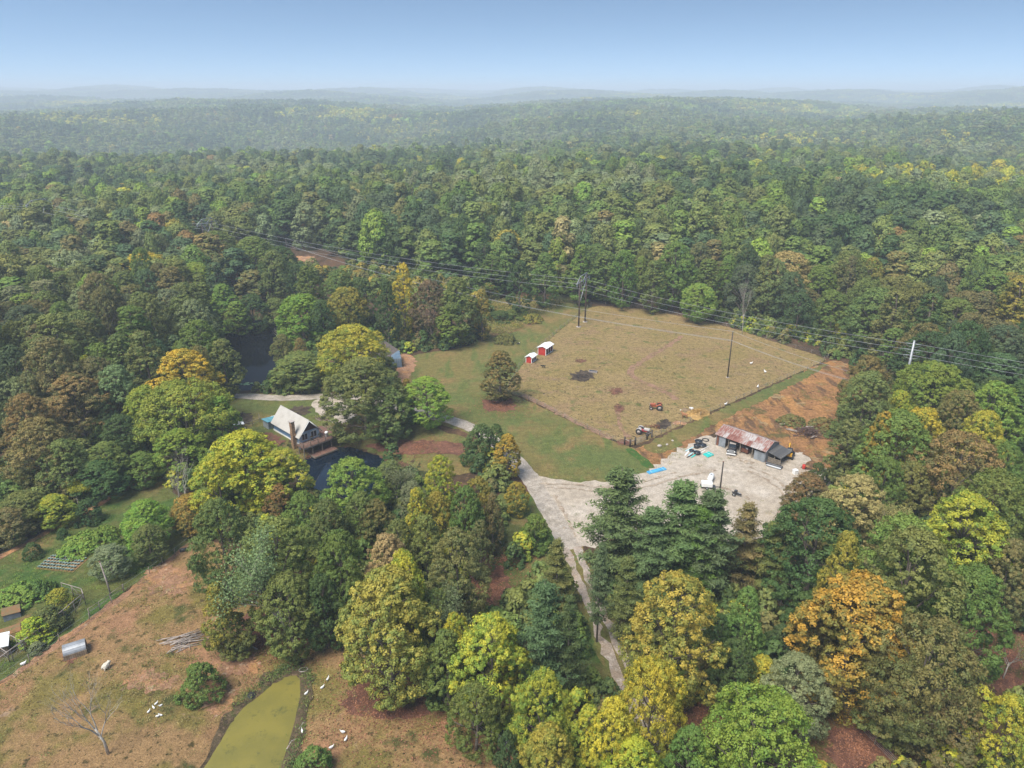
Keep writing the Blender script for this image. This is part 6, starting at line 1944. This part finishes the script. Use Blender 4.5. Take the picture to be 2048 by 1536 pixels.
for k, (px, py, L_, a, mt, lab) in enumerate(((1379, 899, 2.6, 0.75, M_PALECYAN, "pale aqua plank lying at the edge of the yard junk"), (1384, 907, 3.0, 0.9, M_PALECYAN, "pale aqua plank beside the black bucket"), (1389, 912, 2.4, 0.8, M_TURQ, "turquoise plank among the black tubs"),
        (1374, 907, 2.2, 1.0, M_WHITE, "white plank at the outer end of the yard junk"), (1380, 913, 1.9, 0.7, M_BLACK, "black plank across the aqua ones"), (1407, 899, 3.4, 0.75, M_WHITE, "long white plastic pipe pointing at the barn"), (1402, 906, 2.6, 0.72, M_WHITE, "short white plastic pipe below the long one"))):
    x, y, z = P(px, py)
    o = MB().box((0, 0, 0.1 + 0.03 * (k % 3)), (L_, 0.26 if 'plank' in lab else 0.12, 0.08)).build("plank" if 'plank' in lab else "plastic_pipe", mt, None, lab, "plank" if 'plank' in lab else "pipe", bevel=0.02)
    o.location = (x, y, z); o.rotation_euler = (0, 0, a)
x, y, z = P(1416, 911)
e = thing("plastic_sheet_stack", (x, y, z), 0.62, "stack of turquoise plastic sheets on the gravel", "sheets")
for k in range(4): box_part("sheet", (0.06 * k, -0.55 + 0.37 * k, 0.16 + 0.03 * (k % 2)), (1.75, 0.36, 0.2), M_TURQ, e, 0.02 * (k - 1), bevel=0.04)
box_part("strap", (0.3, 0, 0.285), (0.06, 1.5, 0.03), M_WHITE, e)
x, y, z = P(1313, 943)
e = thing("panel_bundle", (x, y, z), math.radians(26), "long bundle of sky blue panels at the yard edge", "panels")
for k in range(5): box_part("panel", (0.05 * (k % 2), -0.36 + 0.18 * k, 0.14 + 0.035 * ((k * 2) % 3)), (3.9, 0.17, 0.22), M_CYAN, e, 0.006 * (k - 2), bevel=0.02)
for s in (-1.3, 1.3): box_part("strap", (s, 0, 0.30), (0.07, 0.92, 0.05), M_PALECYAN, e)
# white tanks
def tank(px, py, rz, label):
    x, y, z = P(px, py)
    t = thing("propane_tank", (x, y, z), rz, label, "tank")
    MB().tube([(-1.15, 0, 0.75), (-1.08, 0, 0.75), (-0.85, 0, 0.75), (0.85, 0, 0.75), (1.08, 0, 0.75), (1.15, 0, 0.75)], [0.12, 0.36, 0.5, 0.5, 0.36, 0.12], 16).build("vessel", M_WHITE, t)
    MB().tube([(0, 0, 1.2), (0, 0, 1.42)], 0.16, 10).build("valve_dome", M_STEEL, t)
    for s in (-0.65, 0.65): box_part("foot", (s, 0, 0.16), (0.16, 0.75, 0.34), M_CONC, t)
tank(1421, 962, math.radians(65), "white propane tank beside the bare yard pole")
x, y, z = P(1413, 976)
e = thing("utility_trailer", (x, y, z), math.radians(-8), "white boxed utility trailer next to the propane tank", "trailer")
MB().box((0, 0, 0.85), (1.9, 1.25, 0.8)).build("box_body", M_WHITE, e, bevel=0.08)
box_part("frame", (0.2, 0, 0.4), (2.6, 1.1, 0.1), M_BLACK, e)
box_part("hitch", (1.8, 0, 0.4), (0.8, 0.1, 0.1), M_BLACK, e)
for s in (-1, 1): wheel(e, (0, s * 0.72, 0.3), 0.3, 0.2)
x, y, z = P(1473, 992)
e = thing("log_splitter", (x, y, z), math.radians(-40), "small black two wheeled machine on the gravel by the pines", "machine")
box_part("beam", (0, 0, 0.5), (1.7, 0.2, 0.2), M_BLACK, e); box_part("engine", (-0.3, 0.25, 0.75), (0.5, 0.45, 0.4), M_BLACK, e, bevel=0.04)
MB().tube([(0.1, 0, 0.72), (0.75, 0, 0.72)], 0.07, 7).build("ram", M_STEEL, e)
for s in (-0.5, 0.5): wheel(e, (-0.3, s, 0.32), 0.32, 0.18)
for k, (px, py) in enumerate(((1648, 944), (1658, 947), (1668, 950), (1679, 953))):
    x, y, z = P(px, py)
    e = thing("concrete_block", (x, y, z), math.radians(-20), ["pale concrete block at the left end of the yard edge row", "pale concrete block second in the yard edge row from the freezer", "pale concrete block third in the yard edge row from the freezer", "pale concrete block at the tree end of the yard edge row"][k], "block")
    box_part("body", (0, 0, 0.35), (0.85, 0.7, 0.7), M_CONC, e, bevel=0.04); MB().torus((0, 0, 0.7), 0.12, 0.03, 'y', 10, 5).build("lifting_eye", M_RUST, e)
x, y, z = P(1607, 938)
e = thing("barrel", (x, y, z), 0, "red steel barrel at the corner of the gravel yard", "barrel")
MB().tube([(0, 0, 0), (0, 0, 0.3), (0, 0, 0.6), (0, 0, 0.9)], [0.29, 0.3, 0.3, 0.29], 14).build("drum", M_RED, e); MB().torus((0, 0, 0.6), 0.3, 0.02, 'z', 16, 5).build("hoop", M_RED, e)
# things kept under the barn roof
for (lx, ly, nm, lab, mt) in ((3.0, 1.6, "workbench", "cluttered grey workbench under the barn roof", M_POST), (5.8, 0.9, "rusty_machine", "rusty machine with white parts behind the pickup", M_RUST)):
    q = at(bn, lx, ly)
    e = thing(nm, (q.x, q.y, Hs(q.x, q.y)), math.radians(-45), lab, nm.split('_')[-1])
    box_part("table" if nm == "workbench" else "body", (0, 0, 0.75), (1.5, 0.7, 0.12 if nm == "workbench" else 0.7), mt, e)
    for s in (-0.6, 0.6): box_part("leg", (s, 0, 0.34), (0.1, 0.6, 0.68), mt, e)
    for k in range(4): box_part("clutter", (random.uniform(-.6, .6), random.uniform(-.2, .2), 1.2 - 0.3 * (nm == "workbench")), (0.25, 0.2, 0.25), random.choice((M_WHITE, M_RED, M_STEEL)), e, random.random())
# brush pile with logs
x, y, z = P(1614, 868)
bp = thing("brush_pile", (x, y, z), 0, "dark heap of bulldozed brush with pale logs beside the wood", "brush pile")
r = random.Random(8)
for k in range(130):
    a, f = r.uniform(0, 6.28), abs(r.gauss(0, 0.5))
    c = Vector((3.6 * f * math.cos(a), 2.6 * f * math.sin(a), max(0.1, 1.3 * math.exp(-f * f * 2)) * r.uniform(.5, 1)))
    d = Vector((r.uniform(-1, 1), r.uniform(-1, 1), r.uniform(-.3, .6))).normalized() * r.uniform(.5, 1.3)
    MB().tube([c - d, c + d * 0.2 + Vector((0, 0, .1)), c + d], [0.07, 0.055, 0.03], 4).build("branch", M_BRUSH, bp)
for c, a, L_, rr in (((-2.9, 0.9, 0.4), -0.75, 2.4, .12), ((-2.5, 1.0, 0.45), -0.8, 2.2, .1), ((0.7, 0.9, 1.2), -0.15, 1.5, .16), ((0.3, -2.2, 0.4), 0.6, 1.3, .13), ((0.8, -1.8, 0.4), -0.5, .9, .12)):
    d = Vector((math.cos(a), math.sin(a), 0.05)) * L_ / 2
    MB().tube([Vector(c) - d, Vector(c) + d], [rr, rr * 0.8], 7).build("log", M_LOG, bp)
x, y, z = P(1564, 851)
o = MB().tube([(-0.5, 0, 0.2), (0.5, 0, 0.35)], [0.24, 0.22], 8).build("stump", M_LOG, None, "short pale stump on the orange spoil behind the barn", "stump"); o.location = (x, y, z)

# ------------------------------------------------------------------ paddock and garden, lower left
x, y, z = P(152, 1306)
hs = thing("arched_shelter", (x, y, z), math.radians(30), "arched corrugated metal animal shelter on wooden sides in the paddock", "shelter")
hs.scale = (1.3, 1.25, 1.2)
m = MB()
n_ = 12
for k in range(n_):
    a0, a1 = math.pi * (1 - k / n_), math.pi * (1 - (k + 1) / n_)
    rr = 0.72 + (0.02 if k % 2 else 0)
    m.slab([(-0.95, 0.75 * math.cos(a0), 0.5 + rr * math.sin(a0)), (0.95, 0.75 * math.cos(a0), 0.5 + rr * math.sin(a0)), (0.95, 0.75 * math.cos(a1), 0.5 + rr * math.sin(a1)), (-0.95, 0.75 * math.cos(a1), 0.5 + rr * math.sin(a1))][::-1], 0.03)
m.build("metal_roof", M_STEEL, hs)
for s in (-1, 1): box_part("side_board", (0, s * 0.77, 0.3), (1.95, 0.06, 0.62), M_TANWOOD, hs)
MB().add([(0.93, 0.72 * math.cos(a), 0.5 + 0.7 * math.sin(a)) for a in np.linspace(0, math.pi, 9)] + [(0.93, -0.72, 0), (0.93, 0.72, 0)], [tuple(range(11))]).build("back_board", M_TANWOOD, hs)
x, y, z = P(365, 1288)
lp = thing("log_pile", (x, y, z), 0, "pile of silvered poles and branches on the dry paddock", "log pile")
r = random.Random(6)
for k in range(34):
    a = math.radians(28) + r.gauss(0, 0.22) if k < 24 else r.uniform(0, 3.1)
    L_ = r.uniform(2.2, 5.0) if k < 24 else r.uniform(1, 2.2)
    c = Vector((r.gauss(0.3, 0.8), r.gauss(0.5 if k < 24 else -0.6, 0.42), 0.12 + 0.5 * r.random() * (k < 24)))
    d = Vector((math.cos(a), math.sin(a), r.uniform(-.06, .06))) * L_ / 2
    rr = r.uniform(.04, .085)
    MB().tube([c - d, c + Vector((0, 0, r.uniform(-.08, .12))), c + d], [rr, rr * .85, rr * .5], 5).build("log", M_LOG, lp)
# cabbage bed
x, y, z = P(125, 1128)
vb = thing("cabbage_bed", (x, y, z), math.radians(-8), "bed of grey green cabbages planted in short rows", "vegetable bed")
box_part("soil", (0, 0, 0.05), (6.0, 3.4, 0.1), M_FIELD, vb)
r = random.Random(2)
for row in range(5):
    m = MB()
    for k in range(12):
        cx, cyy = -2.7 + k * 0.48 + r.uniform(-.06, .06), -1.35 + row * 0.68 + r.uniform(-.05, .05)
        for j in range(9):
            a = j * 0.75 + r.random(); tl = 0.26 if j < 6 else 0.14
            d = Vector((math.cos(a), math.sin(a), 0)); b = Vector((-d.y, d.x, 0)) * 0.13
            c0 = Vector((cx, cyy, 0.14))
            m.add([c0, c0 + d * tl * 0.6 + b + Vector((0, 0, .12)), c0 + d * tl + Vector((0, 0, .17 + .1 * (j > 5))), c0 + d * tl * 0.6 - b + Vector((0, 0, .12))], [(0, 1, 2, 3)])
    m.build("crop_row", M_CABBAGE, vb, kind="stuff")
# pens
def pen(pix, h, label, brace=True):
    pts = [Vector(P(a, b)) for a, b in pix]
    t = thing("animal_pen", pts[0], 0, label, "pen")
    o = pts[0]
    for a, b in zip(pts[:-1], pts[1:]):
        n = max(1, round((b - a).length / 2.0))
        for k in range(n + 1):
            q = a.lerp(b, k / n) - o
            MB().tube([q + Vector((0, 0, -.2)), q + Vector((0, 0, h))], 0.055, 5).build("post", M_POST, t)
            if brace and k < n and k % 2 == 0:
                q2 = a.lerp(b, (k + 1) / n) - o
                MB().tube([q + Vector((0, 0, .1)), q2 + Vector((0, 0, h - .1))], 0.035, 4).build("brace", M_POST, t)
        MB().tube([a - o + Vector((0, 0, h)), b - o + Vector((0, 0, h))], 0.055, 5).build("top_rail", M_LOG, t)
        for zz in (0.35, 0.75): MB().tube([a - o + Vector((0, 0, h * zz)), b - o + Vector((0, 0, h * zz))], 0.014, 3, False).build("wire", M_STEEL, t)
pen([(0, 1345), (55, 1304), (110, 1262), (172, 1210), (168, 1200), (128, 1188)], 1.9, "long tall pen of thin timber frames beside the paddock")
pen([(0, 1312), (20, 1325), (52, 1304), (22, 1288)], 1.6, "small timber framed run in front of the white roofed coop")
h_ = hut("chicken_coop", -4, 1305, math.radians(30), 2.6, 2.6, 1.5, M_TANWOOD, M_WHITE, "weathered coop with bright white roof beside the long pen", "coop", 0.25)
box_part("door", (1.33, 0, 0.7), (0.05, 0.8, 1.3), M_DARKPOST, h_)
h_ = hut("rabbit_hutch", 25, 1232, math.radians(35), 1.9, 1.7, 0.8, M_GREYWALL, M_MOSS, "low hutch with mossy brown lid in the fenced pen", "hutch", 0.15, 0.1)
box_part("door", (0.97, 0, 0.4), (0.04, 0.9, 0.6), M_DARKPOST, h_)
x, y, z = P(18, 1262)
o = MB().box((0, 0, 0.06), (2.6, 1.8, 0.12)).build("tarp_platform", M_MOSS, None, "flat rusty brown platform beside the hutch", "platform", bevel=0.03); o.location = (x, y, z); o.rotation_euler = (0, 0, 0.6)
# by the algae pond
x, y, z = P(607, 1341)
e = thing("water_tub", (x, y, z), 0.2, "pale oval water tub sunk at the head of the algae pond", "tub")
q = MB().torus((0, 0, 0.12), 0.42, 0.08, 'z', 18, 6).build("rim", M_CONC, e); q.scale = (1.2, 0.8, 1)
q = MB().tube([(0, 0, 0.02), (0, 0, 0.1)], 0.4, 16).build("water", M_GLASS, e); q.scale = (1.2, 0.8, 1)
x, y, z = P(503, 1393)
e = thing("rubber_feed_pan", (x, y, z), 0, "black rubber pan tipped on the bank of the algae pond", "pan")
MB().tube([(0, 0, 0.02), (0, 0, 0.3)], [0.32, 0.4], 14).build("pan", M_RUBBER, e); MB().torus((0, 0, 0.3), 0.4, 0.04, 'z', 16, 5).build("rim", M_BLACK, e); e.rotation_euler = (0.4, 0.3, 0)
for pts_, lab in (([(574, 1500), (583, 1484), (596, 1478)], "curved bleached branch at the edge of the algae pond"), ([(598, 1460), (606, 1448), (611, 1444)], "thin bleached branch above the curved one at the pond"), ([(515, 1300), (500, 1292), (520, 1285)], "pale exposed roots below the dark green paddock tree")):
    q = [Vector(P(a, b)) for a, b in pts_]
    o = MB().tube([p_ - q[0] + Vector((0, 0, 0.12)) for p_ in q], [0.1, 0.075, 0.04], 6).build("driftwood", M_LOG, None, lab, "branch"); o.location = q[0]
x, y, z = P(652, 1283)
e = thing("stone", (x, y, z), 0, "pale rock on the slope above the algae pond", "rock")
MB().ball((0, 0, 0.12), (0.34, 0.24, 0.22), 8, 5).build("rock", M_CONC, e)
x, y, z = P(367, 1103)
e = thing("feed_barrel", (x, y, z), 0.4, "dark feed barrel lying at the upper end of the paddock", "barrel")
MB().tube([(-0.5, 0, 0.3), (0.5, 0, 0.3)], 0.3, 12).build("drum", M_BLACK, e); MB().tube([(0.5, 0, 0.3), (0.52, 0, 0.3)], 0.26, 12).build("lid", M_WHITE, e)
x, y, z = P(1752, 1545)
e = thing("fence_marker", (x, y, z), 0, "single white post on the leafy strip by the long fence", "post")
MB().tube([(0, 0, -.2), (0, 0, 1.3)], 0.07, 7).build("post", M_WHITE, e); MB().tube([(0, 0, 1.3), (0, 0, 1.36)], 0.09, 7).build("cap", M_STEEL, e)
# boulders and clods on the cleared ground
for k, (px, py, s_) in enumerate(((1319, 893, .5), (1334, 890, .35), (1345, 882, .3), (1350, 908, .3))):
    x, y, z = P(px, py)
    o = MB().ball((0, 0, s_ * 0.3), (s_, s_ * 0.75, s_ * 0.55), 8, 5).build("boulder", M_CONC, None, ["largest pale boulder on the grass strip by the gate", "second pale boulder near the grass strip's largest one", "small pale boulder up the grass strip", "small pale boulder at the gravel edge"][k], "rock"); o.location = (x, y, z); o.rotation_euler = (0, 0, k)
# lily pads on the black pond
for k, (px, py, w_) in enumerate(((493, 768, 1.6), (528, 768, 2.4))):
    x, y = P0(px, py, Z_COVE)
    m = MB()
    r = random.Random(k)
    for j in range(26):
        a, f = r.uniform(0, 6.28), math.sqrt(r.random())
        c = (w_ * f * math.cos(a), w_ * 0.45 * f * math.sin(a), 0.03 + 0.002 * j)
        R_ = r.uniform(.2, .4)
        m.add([(c[0] + R_ * math.cos(q), c[1] + R_ * math.sin(q), c[2]) for q in np.linspace(0.2, 6.1, 9)], [tuple(range(9))])
    o = m.build("lily_pads", paint("lily_pad", (0.10, 0.19, 0.09), (0.15, 0.24, 0.12), 2), None, ["small raft of lily pads at the near shore of the black pond", "larger raft of lily pads at the near shore of the black pond"][k], "water plants", kind="stuff"); o.location = (x, y, Z_COVE)

# ------------------------------------------------------------------ the haze in the air
_gx, _gy = np.meshgrid(np.linspace(-9500, 9500, 160), np.linspace(-900, 10500, 120))
_h = H(_gx, _gy)
Z0, Z1 = min(-4.2, float(_h.min()) - 2), max(68.0, float(_h[_gy > 0].max()) + 27)
ZC, ZH = (Z0 + Z1) / 2, Z1 - Z0
hz = MB().box((0, 4800, ZC), (21600, 12600, ZH)).build("haze", None, None, "thin pale autumn haze over the whole valley", "haze", kind="stuff")
hm = bpy.data.materials.new("haze_air"); hm.use_nodes = True
n, l = hm.node_tree.nodes, hm.node_tree.links
n.remove(n["Principled BSDF"])
pv = n.new("ShaderNodeVolumePrincipled")
pv.inputs['Color'].default_value = (0.80, 0.89, 1.0, 1)
pv.inputs['Density'].default_value = 0.00034
pv.inputs['Anisotropy'].default_value = 0.0
l.new(pv.outputs[0], n["Material Output"].inputs['Volume'])
hz.data.materials.clear(); hz.data.materials.append(hm)
hz.display_type = 'WIRE'
